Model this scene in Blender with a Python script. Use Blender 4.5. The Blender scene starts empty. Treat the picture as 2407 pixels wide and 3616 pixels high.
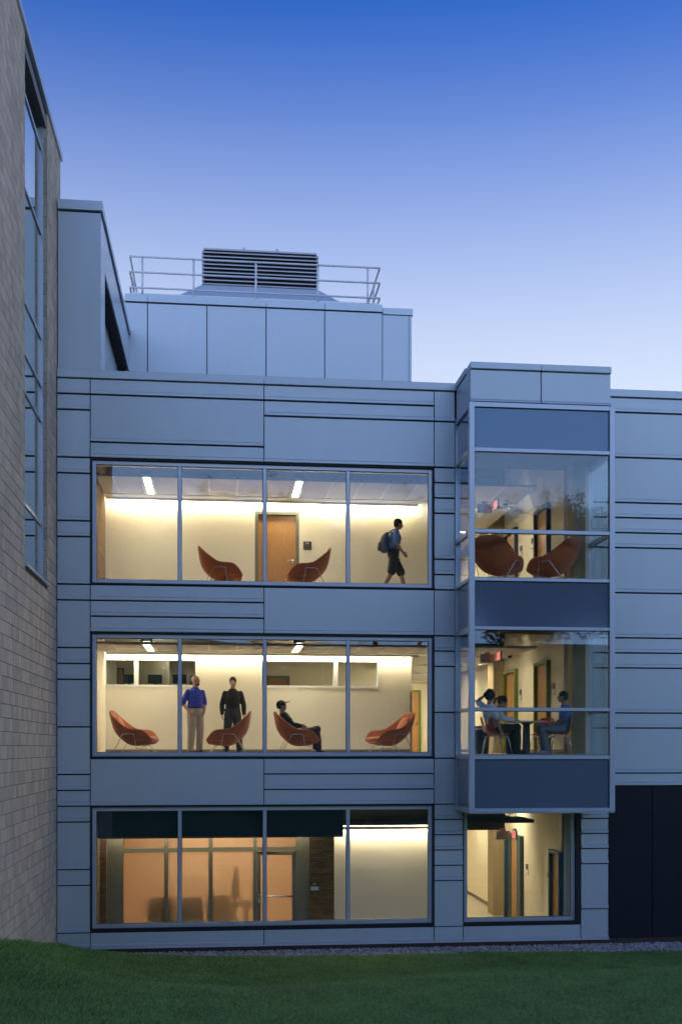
import bpy, bmesh, math, random
import numpy as np
from mathutils import Vector, Matrix
R = math.radians
random.seed(7); rng = np.random.default_rng(7)
SC = bpy.context.scene
COL = SC.collection

# ------------------------------------------------------------------ camera
F_PX, CX, HY, W_PX, H_PX = 3868.0, 1203.5, 2642.0, 2407, 3616   # focal length and horizon in photograph pixels
YAW, CAMZ = R(6.17), 4.34
cam = bpy.data.cameras.new('camera'); camo = bpy.data.objects.new('camera', cam); COL.objects.link(camo)
camo.location = (0, 0, CAMZ); camo.rotation_euler = (R(90), 0, -YAW)
cam.sensor_fit = 'VERTICAL'; cam.sensor_height = 36; cam.sensor_width = 36
cam.lens = 36 * F_PX / H_PX
cam.shift_y = (HY - H_PX / 2) / H_PX
cam.clip_start = 0.1; cam.clip_end = 2000
SC.camera = camo
# ------------------------------------------------------------------ dusk sky
SUN_AZ = R(205)      # the sun has just set behind the viewer: its glow lights the facade
wd = bpy.data.worlds.new('World'); SC.world = wd; wd.use_nodes = True
nt = wd.node_tree; bgn = nt.nodes['Background']
def wn(t, **k):
    n = nt.nodes.new(t)
    for a, b in k.items(): setattr(n, a, b)
    return n
sky = wn('ShaderNodeTexSky', sky_type='NISHITA', sun_disc=False)
sky.sun_elevation = R(0.7); sky.sun_rotation = SUN_AZ
sky.air_density = 1.0; sky.dust_density = 1.0; sky.ozone_density = 5.6
geo = wn('ShaderNodeTexCoord'); sep = wn('ShaderNodeSeparateXYZ'); nt.links.new(geo.outputs['Generated'], sep.inputs[0])
el = wn('ShaderNodeMapRange', interpolation_type='SMOOTHSTEP')          # pale twilight band: full near the horizon, gone high up
nt.links.new(sep.outputs['Z'], el.inputs[0])
for i, v in ((1, 0.205), (2, 0.60), (3, 1.0), (4, 0.0)): el.inputs[i].default_value = v
dot = wn('ShaderNodeVectorMath', operation='DOT_PRODUCT'); nt.links.new(geo.outputs['Generated'], dot.inputs[0])   # the band is brighter towards the set sun
dot.inputs[1].default_value = (math.sin(SUN_AZ), math.cos(SUN_AZ), 0)
az = wn('ShaderNodeMapRange', interpolation_type='SMOOTHSTEP'); nt.links.new(dot.outputs['Value'], az.inputs[0])
for i, v in ((1, -0.5), (2, 0.9), (3, 0.0), (4, 1.0)): az.inputs[i].default_value = v
bc = wn('ShaderNodeMix', data_type='RGBA'); nt.links.new(az.outputs[0], bc.inputs[0])
bc.inputs[6].default_value = (0.83, 0.93, 1.07, 1); bc.inputs[7].default_value = (1.35, 1.8, 2.65, 1)
mx = wn('ShaderNodeMix', data_type='RGBA'); nt.links.new(el.outputs[0], mx.inputs[0])
nt.links.new(sky.outputs[0], mx.inputs[6]); nt.links.new(bc.outputs[2], mx.inputs[7])
nt.links.new(mx.outputs[2], bgn.inputs[0]); bgn.inputs[1].default_value = 0.12
SC.view_settings.view_transform = 'Standard'; SC.view_settings.look = 'None'
SC.view_settings.gamma = 1; SC.view_settings.use_curve_mapping = False
SC.view_settings.exposure = 3.0
SC.render.engine = 'CYCLES'
SC.cycles.use_denoising = True
SC.cycles.max_bounces = 10; SC.cycles.diffuse_bounces = 5; SC.cycles.glossy_bounces = 4
SC.cycles.transmission_bounces = 6; SC.cycles.transparent_max_bounces = 16
SC.cycles.sample_clamp_indirect = 1.5; SC.cycles.caustics_reflective = False; SC.cycles.caustics_refractive = False

# ------------------------------------------------------------------ photograph pixel -> place on a plane Y = const
def _dir(u):
    x = (u - CX) / F_PX
    return math.sin(YAW) + x * math.cos(YAW), math.cos(YAW) - x * math.sin(YAW)
def PX(u, Y):
    a, b = _dir(u); return Y * a / b
def PZ(v, u, Y):
    a, b = _dir(u); return CAMZ + (HY - v) / F_PX * (Y / b)

# ------------------------------------------------------------------ materials
MATS = {}
def mat(name, col, rough=0.6, metal=0.0, noise=0.0, nscale=8.0, bump=0.0, bscale=40.0, rnd=0.0, island=0.0, emit=None, spec=0.5, stretch=None, bdist=0.01, sheen=0.0):
    m = bpy.data.materials.new(name); m.use_nodes = True
    n = m.node_tree; b = n.nodes['Principled BSDF']
    b.inputs['Base Color'].default_value = (*col, 1); b.inputs['Roughness'].default_value = rough
    b.inputs['Metallic'].default_value = metal; b.inputs['Specular IOR Level'].default_value = spec
    if sheen: b.inputs['Sheen Weight'].default_value = sheen
    if emit: b.inputs['Emission Color'].default_value = (*emit[0], 1); b.inputs['Emission Strength'].default_value = emit[1]
    tc = None
    def coords():
        nonlocal tc
        if tc is None:
            t = n.nodes.new('ShaderNodeTexCoord'); mp = n.nodes.new('ShaderNodeMapping')
            n.links.new(t.outputs['Object'], mp.inputs[0])
            if stretch: mp.inputs['Scale'].default_value = stretch
            tc = mp.outputs[0]
        return tc
    val = None
    def addv(sock, amp):      # val += (sock-0.5)*amp
        nonlocal val
        a = n.nodes.new('ShaderNodeMath'); a.operation = 'MULTIPLY_ADD'
        n.links.new(sock, a.inputs[0]); a.inputs[1].default_value = amp * 2
        if val is None: a.inputs[2].default_value = 1 - amp
        else:
            s = n.nodes.new('ShaderNodeMath'); s.operation = 'SUBTRACT'; n.links.new(val, s.inputs[0]); s.inputs[1].default_value = amp
            n.links.new(s.outputs[0], a.inputs[2])
        val = a.outputs[0]
    if noise:
        t = n.nodes.new('ShaderNodeTexNoise'); t.inputs['Scale'].default_value = nscale; t.inputs['Detail'].default_value = 6
        n.links.new(coords(), t.inputs['Vector']); addv(t.outputs['Fac'], noise)
    if rnd:
        o = n.nodes.new('ShaderNodeObjectInfo'); addv(o.outputs['Random'], rnd)
    if island:
        g = n.nodes.new('ShaderNodeNewGeometry'); addv(g.outputs['Random Per Island'], island)
    if val is not None:
        v = n.nodes.new('ShaderNodeVectorMath'); v.operation = 'SCALE'; v.inputs[0].default_value = col
        n.links.new(val, v.inputs['Scale']); n.links.new(v.outputs[0], b.inputs['Base Color'])
    if bump:
        t = n.nodes.new('ShaderNodeTexNoise'); t.inputs['Scale'].default_value = bscale; t.inputs['Detail'].default_value = 4
        n.links.new(coords(), t.inputs['Vector'])
        bp = n.nodes.new('ShaderNodeBump'); bp.inputs['Strength'].default_value = bump; bp.inputs['Distance'].default_value = bdist
        n.links.new(t.outputs['Fac'], bp.inputs['Height']); n.links.new(bp.outputs[0], b.inputs['Normal'])
    MATS[name] = m; return m

mat('panel', (0.56, 0.63, 0.69), 0.42, 0.35, noise=0.03, nscale=1.6, stretch=(2.2, 2.2, 0.5), rnd=0.04, bump=0.18, bscale=1.2, bdist=0.02)
mat('panel_satin', (0.62, 0.68, 0.75), 0.27, 0.6, noise=0.03, nscale=1.0, rnd=0.03, bump=0.05, bscale=0.9, bdist=0.02)
mat('backing', (0.022, 0.022, 0.025), 0.8)
mat('aluminium', (0.53, 0.59, 0.69), 0.38, 0.45, noise=0.03, nscale=3)
mat('gasket', (0.012, 0.012, 0.016), 0.6)
mat('spandrel', (0.13, 0.165, 0.225), 0.10, 0.0, noise=0.05, nscale=1.0, spec=1.0)
MATS['spandrel'].node_tree.nodes['Principled BSDF'].inputs['Specular Tint'].default_value = (0.42, 0.66, 1.0, 1)      # blue coated glass
mat('navy_panel', (0.010, 0.014, 0.024), 0.42, 0.0, noise=0.15, nscale=1.5, spec=0.3)
mat('block', (0.60, 0.505, 0.41), 0.85, noise=0.10, nscale=5.0, rnd=0.15, island=0.15, bump=0.35, bscale=60, bdist=0.004)
mat('mortar', (0.15, 0.125, 0.11), 0.95, noise=0.1, bump=0.3, bscale=80)
mat('galvanised', (0.80, 0.86, 0.92), 0.32, 0.35, noise=0.08, nscale=4, bump=0.25, bscale=2.2, bdist=0.05)
mat('rail_paint', (0.82, 0.83, 0.85), 0.45, 0.1)
mat('louvre', (0.52, 0.52, 0.55), 0.5, 0.3)
mat('louvre_dark', (0.03, 0.025, 0.025), 0.8)
mat('roofing', (0.25, 0.25, 0.26), 0.9, noise=0.15)
mat('soffit_dark', (0.045, 0.038, 0.036), 0.8)
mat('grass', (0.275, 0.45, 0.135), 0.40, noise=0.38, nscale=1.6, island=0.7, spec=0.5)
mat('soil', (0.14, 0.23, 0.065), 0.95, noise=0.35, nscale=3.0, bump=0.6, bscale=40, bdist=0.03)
mat('gravel', (0.52, 0.49, 0.48), 0.8, island=0.5, noise=0.1)
mat('gravel_bed', (0.17, 0.16, 0.155), 0.95, noise=0.4, nscale=40, bump=0.8, bscale=60)
mat('plinth', (0.075, 0.045, 0.040), 0.9, noise=0.25, nscale=6, bump=0.3)
# interior
mat('wall_cream', (0.78, 0.715, 0.57), 0.75, noise=0.02, nscale=1.5)
mat('ceiling_white', (0.58, 0.565, 0.53), 0.8, noise=0.03, nscale=40)
mat('trim_white', (0.75, 0.75, 0.72), 0.5)
mat('plenum', (0.055, 0.047, 0.040), 0.9, noise=0.3, nscale=3)
mat('floor', (0.46, 0.43, 0.36), 0.35, noise=0.10, nscale=3)
mat('floor_grey', (0.22, 0.22, 0.23), 0.4)
mat('baseboard', (0.16, 0.14, 0.12), 0.6)
mat('wood', (0.42, 0.21, 0.07), 0.38, noise=0.28, nscale=5, stretch=(6, 6, 0.5))
mat('frame_grey', (0.14, 0.145, 0.12), 0.5)
mat('frame_green', (0.13, 0.17, 0.012), 0.45)
mat('frame_navy', (0.03, 0.04, 0.085), 0.45)
mat('frame_teal', (0.025, 0.07, 0.105), 0.45)
mat('concrete', (0.36, 0.28, 0.165), 0.85, noise=0.22, nscale=3.0, stretch=(3, 3, 0.35), bump=0.3, bscale=14)
mat('steel', (0.62, 0.62, 0.64), 0.22, 1.0)
mat('chrome', (0.75, 0.75, 0.77), 0.12, 1.0)
mat('orange_fabric', (0.56, 0.14, 0.045), 0.9, noise=0.10, nscale=60, bump=0.25, bscale=220, bdist=0.003, sheen=0.3)
mat('orange_cushion', (0.60, 0.17, 0.055), 0.9, noise=0.08, nscale=60, bump=0.25, bscale=220, bdist=0.003, sheen=0.3)
mat('red_plastic', (0.42, 0.028, 0.012), 0.35, noise=0.04, nscale=5)
mat('table_white', (0.66, 0.68, 0.70), 0.35)
mat('table_grey', (0.10, 0.105, 0.115), 0.45)
mat('bin_blue', (0.02, 0.045, 0.16), 0.4, noise=0.05)
mat('black_plastic', (0.012, 0.012, 0.013), 0.4)
mat('screen', (0.01, 0.011, 0.012), 0.15)
mat('shade_fabric', (0.006, 0.014, 0.026), 0.85, noise=0.1, nscale=60)
mat('orange_wall', (0.83, 0.56, 0.38), 0.8, noise=0.04, nscale=1.2)
mat('office_frame', (0.19, 0.18, 0.14), 0.5, 0.2)
mat('office_fabric', (0.035, 0.028, 0.022), 0.9)
mat('sign_dark', (0.045, 0.05, 0.045), 0.5)
mat('sign_white', (0.72, 0.72, 0.70), 0.5)
mat('duct', (0.30, 0.29, 0.27), 0.45, 0.6, noise=0.1)
mat('cork', (0.45, 0.30, 0.14), 0.9, noise=0.2, nscale=60)
WARM = (1.0, 0.83, 0.56)
mat('lamp_strip', (0.9, 0.9, 0.9), 0.5, emit=((1.0, 0.86, 0.62), 6.5))
mat('lamp_strip_low', (0.9, 0.9, 0.9), 0.5, emit=((1.0, 0.86, 0.62), 9.5))
mat('lamp_panel', (0.9, 0.9, 0.9), 0.5, emit=((1.0, 0.88, 0.68), 4.6))
mat('lamp_office', (0.9, 0.9, 0.9), 0.5, emit=((1.0, 0.80, 0.54), 3.8))
mat('lamp_room', (0.9, 0.9, 0.9), 0.5, emit=((1.0, 0.86, 0.62), 0.55))
mat('exit_red', (0.5, 0.02, 0.02), 0.5, emit=((1.0, 0.05, 0.04), 0.32))
mat('exit_face', (0.7, 0.6, 0.6), 0.5, emit=((1.0, 0.62, 0.55), 0.05))
# people
mat('skin', (0.55, 0.32, 0.215), 0.55, noise=0.06, nscale=14)
mat('skin_tan', (0.38, 0.215, 0.14), 0.55, noise=0.06, nscale=14)
mat('shirt_blue', (0.045, 0.068, 0.46), 0.8, noise=0.12, nscale=7, bump=0.7, bscale=9, bdist=0.03)
mat('tee_blue', (0.11, 0.18, 0.46), 0.85, noise=0.12, nscale=7, bump=0.6, bscale=9, bdist=0.03)
mat('tee_white', (0.74, 0.77, 0.82), 0.85, noise=0.06, nscale=7, bump=0.6, bscale=9, bdist=0.03)
mat('khaki', (0.52, 0.44, 0.32), 0.85, noise=0.12, nscale=6, bump=0.8, bscale=8, bdist=0.03)
mat('black_cloth', (0.022, 0.019, 0.017), 0.9, noise=0.2, nscale=8, bump=0.6, bscale=10, bdist=0.03)
mat('charcoal_cloth', (0.05, 0.05, 0.053), 0.9, noise=0.2, nscale=8, bump=0.6, bscale=10, bdist=0.03)
mat('jeans_grey', (0.17, 0.195, 0.225), 0.9, noise=0.15, nscale=8, bump=0.6, bscale=10, bdist=0.03)
mat('shorts_grey', (0.045, 0.045, 0.048), 0.9, noise=0.2, nscale=8, bump=0.6, bscale=10, bdist=0.03)
mat('shirt_print', (0.16, 0.27, 0.52), 0.85, noise=0.5, nscale=30, bump=0.4, bscale=10, bdist=0.02)
mat('backpack', (0.10, 0.12, 0.18), 0.8, noise=0.15, nscale=10, bump=0.4, bscale=12, bdist=0.02)
mat('hair_dark', (0.012, 0.009, 0.008), 0.6, noise=0.3, nscale=40, bump=0.9, bscale=60, bdist=0.02)
mat('hair_stubble', (0.24, 0.125, 0.07), 0.8, noise=0.2, nscale=60)
mat('leather', (0.05, 0.028, 0.016), 0.5)
mat('shoe_dark', (0.02, 0.016, 0.02), 0.6)
mat('shoe_light', (0.35, 0.38, 0.42), 0.6)
mat('eye', (0.01, 0.01, 0.01), 0.2)
mat('leaf', (0.045, 0.085, 0.028), 0.6, island=0.4)
mat('bark', (0.09, 0.07, 0.05), 0.9, noise=0.3, nscale=4, bump=0.6)

gm = MATS['grass'].node_tree; gb = gm.nodes['Principled BSDF']; go = gm.nodes['Material Output']      # thin blades let light through
gt = gm.nodes.new('ShaderNodeBsdfTranslucent'); gx_ = gm.nodes.new('ShaderNodeMixShader'); gx_.inputs[0].default_value = 0.4
gm.links.new(gb.inputs['Base Color'].links[0].from_socket, gt.inputs[0]); gm.links.new(gb.outputs[0], gx_.inputs[1]); gm.links.new(gt.outputs[0], gx_.inputs[2]); gm.links.new(gx_.outputs[0], go.inputs[0])
def make_glass(name, tint, lo, hi, rc=(0.60, 0.78, 1.0)):
    m = bpy.data.materials.new(name); m.use_nodes = True; n = m.node_tree; n.nodes.clear()
    out = n.nodes.new('ShaderNodeOutputMaterial'); mixs = n.nodes.new('ShaderNodeMixShader')
    tr = n.nodes.new('ShaderNodeBsdfTransparent'); tr.inputs[0].default_value = (*tint, 1)
    gl = n.nodes.new('ShaderNodeBsdfGlossy'); gl.inputs['Roughness'].default_value = 0.0; gl.inputs['Color'].default_value = (*rc, 1)
    lw = n.nodes.new('ShaderNodeLayerWeight'); lw.inputs[0].default_value = 0.5
    p = n.nodes.new('ShaderNodeMath'); p.operation = 'POWER'; n.links.new(lw.outputs['Facing'], p.inputs[0]); p.inputs[1].default_value = 4.0
    mr = n.nodes.new('ShaderNodeMapRange'); n.links.new(p.outputs[0], mr.inputs[0]); mr.inputs[3].default_value = lo; mr.inputs[4].default_value = hi
    n.links.new(mr.outputs[0], mixs.inputs[0]); n.links.new(tr.outputs[0], mixs.inputs[1]); n.links.new(gl.outputs[0], mixs.inputs[2])
    n.links.new(mixs.outputs[0], out.inputs[0]); MATS[name] = m
make_glass('glass', (0.97, 0.985, 0.965), 0.055, 0.85)
make_glass('glass_brick', (0.85, 0.90, 0.88), 0.45, 1.0, (0.95, 1.0, 1.0))
m = bpy.data.materials.new('frosted'); m.use_nodes = True; n_ = m.node_tree; n_.nodes.clear()
o_ = n_.nodes.new('ShaderNodeOutputMaterial'); ms_ = n_.nodes.new('ShaderNodeMixShader'); ms_.inputs[0].default_value = 0.42
rf_ = n_.nodes.new('ShaderNodeBsdfRefraction'); rf_.inputs['Roughness'].default_value = 0.42; rf_.inputs['IOR'].default_value = 1.12
rf_.inputs['Color'].default_value = (0.95, 0.93, 0.9, 1)
tl_ = n_.nodes.new('ShaderNodeBsdfTranslucent'); tl_.inputs[0].default_value = (0.8, 0.75, 0.7, 1)
n_.links.new(rf_.outputs[0], ms_.inputs[1]); n_.links.new(tl_.outputs[0], ms_.inputs[2]); n_.links.new(ms_.outputs[0], o_.inputs[0]); MATS['frosted'] = m

# fine brown face brick (courses under 10 px in the photograph): a brick pattern with relief
m = mat('fine_brick', (0.2, 0.12, 0.06), 0.9); n_ = m.node_tree; b_ = n_.nodes['Principled BSDF']
tc_ = n_.nodes.new('ShaderNodeTexCoord'); mp_ = n_.nodes.new('ShaderNodeMapping'); n_.links.new(tc_.outputs['Object'], mp_.inputs[0])
mp_.inputs['Rotation'].default_value = (R(90), 0, 0)
br_ = n_.nodes.new('ShaderNodeTexBrick'); n_.links.new(mp_.outputs[0], br_.inputs[0])
for k_, v_ in (('Scale', 1.0), ('Brick Width', 0.20), ('Row Height', 0.038), ('Mortar Size', 0.005), ('Bias', 0.0)): br_.inputs[k_].default_value = v_
br_.inputs['Color1'].default_value = (0.26, 0.15, 0.065, 1); br_.inputs['Color2'].default_value = (0.15, 0.085, 0.035, 1); br_.inputs['Mortar'].default_value = (0.06, 0.04, 0.025, 1)
n_.links.new(br_.outputs[0], b_.inputs['Base Color'])
bp_ = n_.nodes.new('ShaderNodeBump'); bp_.inputs['Strength'].default_value = 0.8; bp_.inputs['Distance'].default_value = 0.01; bp_.invert = True
n_.links.new(br_.outputs['Fac'], bp_.inputs['Height']); n_.links.new(bp_.outputs[0], b_.inputs['Normal'])

# ------------------------------------------------------------------ mesh helpers
class MB:
    def __init__(s): s.v = []; s.f = []
    def add(s, vs, fs):
        o = len(s.v); s.v += [tuple(v) for v in vs]; s.f += [tuple(i + o for i in f) for f in fs]; return s
    def box(s, x0, x1, y0, y1, z0, z1):
        if x0 > x1: x0, x1 = x1, x0
        if y0 > y1: y0, y1 = y1, y0
        if z0 > z1: z0, z1 = z1, z0
        return s.add([(x0,y0,z0),(x1,y0,z0),(x1,y1,z0),(x0,y1,z0),(x0,y0,z1),(x1,y0,z1),(x1,y1,z1),(x0,y1,z1)],
                     [(0,3,2,1),(4,5,6,7),(0,1,5,4),(1,2,6,5),(2,3,7,6),(3,0,4,7)])
    def cbox(s, x0, x1, y0, y1, z0, z1, c):       # box with chamfered front (-Y) edges
        vs = [(x0,y1,z0),(x1,y1,z0),(x1,y1,z1),(x0,y1,z1),(x0,y0+c,z0),(x1,y0+c,z0),(x1,y0+c,z1),(x0,y0+c,z1),
              (x0+c,y0,z0+c),(x1-c,y0,z0+c),(x1-c,y0,z1-c),(x0+c,y0,z1-c)]
        return s.add(vs, [(0,3,2,1),(0,1,5,4),(1,2,6,5),(2,3,7,6),(3,0,4,7),(4,5,9,8),(5,6,10,9),(6,7,11,10),(7,4,8,11),(8,9,10,11)])
    def profile_x(s, pts, x0, x1):                # pts: closed (y,z) polygon counter-clockwise seen from +X
        n = len(pts)
        vs = [(x0, y, z) for y, z in pts] + [(x1, y, z) for y, z in pts]
        fs = [(i, (i + 1) % n, n + (i + 1) % n, n + i) for i in range(n)]
        return s.add(vs, [tuple(reversed(f)) for f in fs] + [tuple(range(n)), tuple(reversed(range(n, 2 * n)))])
    def tube(s, pts, r, n=8, cap=True):
        pts = [Vector(p) for p in pts]; rs = r if isinstance(r, (list, tuple)) else [r] * len(pts)
        o = len(s.v); prev = None
        for i, p in enumerate(pts):
            t = (pts[min(i + 1, len(pts) - 1)] - pts[max(i - 1, 0)]).normalized()
            a = prev if prev is not None else (Vector((0, 0, 1)) if abs(t.z) < 0.9 else Vector((1, 0, 0)))
            a = (a - t * a.dot(t)).normalized(); b = t.cross(a); prev = a
            for k in range(n):
                th = 2 * math.pi * k / n
                s.v.append(tuple(p + (a * math.cos(th) + b * math.sin(th)) * rs[i]))
        for i in range(len(pts) - 1):
            for k in range(n):
                s.f.append((o + i * n + k, o + i * n + (k + 1) % n, o + (i + 1) * n + (k + 1) % n, o + (i + 1) * n + k))
        if cap:
            s.f.append(tuple(o + k for k in reversed(range(n)))); s.f.append(tuple(o + (len(pts) - 1) * n + k for k in range(n)))
        return s
    def loft(s, rings, n=16):                     # rings: (centre, vecA, vecB) half axes
        o = len(s.v)
        for c, a, b in rings:
            for k in range(n):
                th = 2 * math.pi * k / n
                s.v.append(tuple(Vector(c) + Vector(a) * math.cos(th) + Vector(b) * math.sin(th)))
        for i in range(len(rings) - 1):
            for k in range(n):
                s.f.append((o + i * n + k, o + i * n + (k + 1) % n, o + (i + 1) * n + (k + 1) % n, o + (i + 1) * n + k))
        s.f.append(tuple(o + k for k in reversed(range(n)))); s.f.append(tuple(o + (len(rings) - 1) * n + k for k in range(n)))
        return s
    def ball(s, c, a, b=None, d=None, n=12, m=8, frame=None):
        c = Vector(c); b = a if b is None else b; d = a if d is None else d
        fx, fy, fz = frame or (Vector((1,0,0)), Vector((0,1,0)), Vector((0,0,1)))
        o = len(s.v); s.v.append(tuple(c - fz * d))
        for i in range(1, m):
            ph = -math.pi / 2 + math.pi * i / m
            for k in range(n):
                th = 2 * math.pi * k / n
                s.v.append(tuple(c + fx * (a * math.cos(ph) * math.cos(th)) + fy * (b * math.cos(ph) * math.sin(th)) + fz * (d * math.sin(ph))))
        s.v.append(tuple(c + fz * d)); top = len(s.v) - 1
        for k in range(n):
            s.f.append((o, o + 1 + (k + 1) % n, o + 1 + k)); s.f.append((top, top - n + k, top - n + (k + 1) % n))
        for i in range(m - 2):
            for k in range(n):
                p = o + 1 + i * n
                s.f.append((p + k, p + (k + 1) % n, p + n + (k + 1) % n, p + n + k))
        return s
    def mesh(s, name):
        me = bpy.data.meshes.new(name); me.from_pydata(s.v, [], s.f); me.update(); return me
    def build(s, name, m, parent=None, smooth=False):
        me = s.mesh(name); return link(name, me, m, parent, smooth)
def link(name, me, m=None, parent=None, smooth=False):
    if m is not None and not me.materials: me.materials.append(MATS[m])
    if smooth: me.polygons.foreach_set('use_smooth', [True] * len(me.polygons))
    o = bpy.data.objects.new(name, me); COL.objects.link(o)
    if parent: o.parent = parent
    return o
def tag(o, label=None, cat=None, group=None, kind=None):
    if label: o['label'] = label
    if cat: o['category'] = cat
    if group: o['group'] = group
    if kind: o['kind'] = kind
    return o
def thing(name, label, cat, loc=(0, 0, 0), rz=0, group=None):
    o = bpy.data.objects.new(name, None); COL.objects.link(o); o.empty_display_size = 0.2
    o.location = loc; o.rotation_euler = (0, 0, rz); return tag(o, label, cat, group)
def copy_tree(o, parent=None):
    c = o.copy(); COL.objects.link(c); c.parent = parent
    for ch in list(o.children): copy_tree(ch, c)
    return c
def place(o, loc, rz, label=None):
    o.location = loc; o.rotation_euler = (0, 0, rz)
    if label: o['label'] = label
    return o
def B(name, m, parent, x0, x1, y0, y1, z0, z1): return MB().box(x0, x1, y0, y1, z0, z1).build(name, m, parent)
def text_mesh(txt, size, m, parent, loc, rot):
    cu = bpy.data.curves.new('lettering', 'FONT'); cu.body = txt; cu.size = size; cu.extrude = 0.002; cu.align_x = 'CENTER'; cu.align_y = 'CENTER'
    to = bpy.data.objects.new('lettering_source', cu); COL.objects.link(to)
    dg = bpy.context.evaluated_depsgraph_get(); me = bpy.data.meshes.new_from_object(to.evaluated_get(dg))
    bpy.data.objects.remove(to); me.materials.clear()
    o = link('lettering', me, m, parent); o.location = loc; o.rotation_euler = rot; return o
def remeshed(name, mb, voxel, it, m, parent, hires=False):
    me = mb.mesh(name); o = bpy.data.objects.new(name, me); COL.objects.link(o)
    md = o.modifiers.new('r', 'REMESH'); md.mode = 'VOXEL'; md.voxel_size = voxel; md.use_smooth_shade = True
    sm = o.modifiers.new('s', 'SMOOTH'); sm.factor = 0.5; sm.iterations = it
    dg = bpy.context.evaluated_depsgraph_get(); nm = bpy.data.meshes.new_from_object(o.evaluated_get(dg))
    bpy.data.objects.remove(o); bpy.data.meshes.remove(me); nm.name = name; nm.materials.clear()
    return link(name, nm, m, parent, True)

# ================================================================== ground
FY = 23.60                       # plane of the metal facade's backing wall
BX = -3.47                       # plane of the block wall's face
def sst(a, b, x):
    t = np.clip((x - a) / (b - a), 0, 1); return t * t * (3 - 2 * t)
def ground_z(x, y):
    x = np.asarray(x, float); y = np.asarray(y, float)
    yc = np.minimum(16.5 + 0.33 * (x + 3.3), 18.9)
    plat = 0.30 + 0.65 * np.exp(-((x + 3.5) / 3.0) ** 2)
    w = 1 - sst(yc, yc + 2.4, y)
    hm = (0.34 + 0.19 * (23.0 - np.clip(y, 17.0, 23.0))) * (0.55 + 0.45 * (1 - sst(22.9, 23.6, y))) * sst(14.6, 17.2, y)
    M = hm * np.exp(-np.maximum(x + 3.47, 0) / 2.6) * (1 - 0.9 * sst(22.3, 23.3, y) * sst(-3.2, -2.2, x))
    a = w * plat; k = 0.10
    h = np.clip(0.5 + 0.5 * (a - M) / k, 0, 1)
    z = M * (1 - h) + a * h + k * h * (1 - h)
    far = np.maximum(15.5 - y, 0)
    z = z + 0.165 * np.minimum(far, 105) * sst(0, 6, far)  # unseen slope raised behind the viewer to hide low sky from the panes
    z = z + 0.014 * np.sin(x * 1.9 + y * 0.7) * np.sin(y * 1.3 - x * 0.4) * sst(0.2, 1.0, 23.0 - y)
    return z - 0.05
def axis(lo, hi, fine_lo, fine_hi, fine, coarse):
    a = list(np.arange(lo, fine_lo, coarse)) + list(np.arange(fine_lo, fine_hi, fine)) + list(np.arange(fine_hi, hi + coarse, coarse)); return np.array(a)
gx = axis(-240, 240, -6, 16, 0.2, 9.0); gy = np.concatenate([axis(-240, 11, 11, 11, 1, 9.0)[:-1], np.arange(11, 23.8, 0.2), [23.95], np.arange(46, 240, 12.0)])
XX, YY = np.meshgrid(gx, gy); ZZ = ground_z(XX, np.minimum(YY, 23.6)); ZZ[YY > 24] = -0.05
nx = len(gx); V = np.stack([XX, YY, ZZ], -1).reshape(-1, 3)
fs = []
for j in range(len(gy) - 1):
    for i in range(nx - 1):
        if gy[j] >= 23.9 and gy[j] < 45 and -30 < gx[i] < 60: continue     # the buildings stand here
        fs.append((j * nx + i, j * nx + i + 1, (j + 1) * nx + i + 1, (j + 1) * nx + i))
me = bpy.data.meshes.new('lawn'); me.from_pydata(V.tolist(), [], fs)
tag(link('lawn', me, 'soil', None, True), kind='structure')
# gravel strip along the wall: its edge wanders; wider in front of the dark doors
def gravel_edge(x):
    return 22.78 + 0.07 * np.sin(x * 1.3 + 1) + 0.05 * np.sin(x * 3.7) + 0.62 * (1 - sst(-2.6, -0.6, x)) - 0.25 * sst(7.0, 10, x)
gxs = np.arange(-2.3, 15, 0.15); vs, fs = [], []
for i, x in enumerate(gxs):
    e = float(gravel_edge(x))
    for y in (e, 23.3, 23.68): vs.append((x, y, float(ground_z(x, y)) + 0.012))
    if i: 
        for k in range(2): fs.append(((i - 1) * 3 + k, i * 3 + k, i * 3 + k + 1, (i - 1) * 3 + k + 1))
me = bpy.data.meshes.new('gravel_bed'); me.from_pydata(vs, [], fs); tag(link('gravel_bed', me, 'gravel_bed'), kind='structure')
oct_v = np.array([(1,0,0),(-1,0,0),(0,1,0),(0,-1,0),(0,0,1),(0,0,-1)], float)
oct_f = np.array([(0,2,4),(2,1,4),(1,3,4),(3,0,4),(2,0,5),(1,2,5),(3,1,5),(0,3,5)])
N = 11000; x = rng.uniform(-2.3, 12.5, N); y = rng.uniform(22.3, 23.66, N); keep = y > gravel_edge(x) + rng.normal(0, 0.03, N); x, y = x[keep], y[keep]; N = len(x)
s = rng.uniform(0.010, 0.026, N); sc3 = rng.uniform(0.6, 1.25, (N, 1, 3)); ang = rng.uniform(0, 6.28, N)
v = oct_v[None] * s[:, None, None] * sc3 + rng.normal(0, 0.003, (N, 6, 3))
ca, sa = np.cos(ang)[:, None], np.sin(ang)[:, None]
v = np.stack([v[..., 0] * ca - v[..., 1] * sa + x[:, None], v[..., 0] * sa + v[..., 1] * ca + y[:, None], v[..., 2] + (ground_z(x, y) + 0.02)[:, None]], -1)
f = oct_f[None] + (np.arange(N) * 6)[:, None, None]
def np_mesh(name, v, f):
    v = v.reshape(-1, 3); f = f.reshape(-1, 3); me = bpy.data.meshes.new(name)
    me.vertices.add(len(v)); me.vertices.foreach_set('co', v.ravel()); me.loops.add(f.size); me.loops.foreach_set('vertex_index', f.ravel())
    me.polygons.add(len(f)); me.polygons.foreach_set('loop_start', np.arange(0, f.size, 3)); me.update(calc_edges=True); me.validate(); return me
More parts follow.
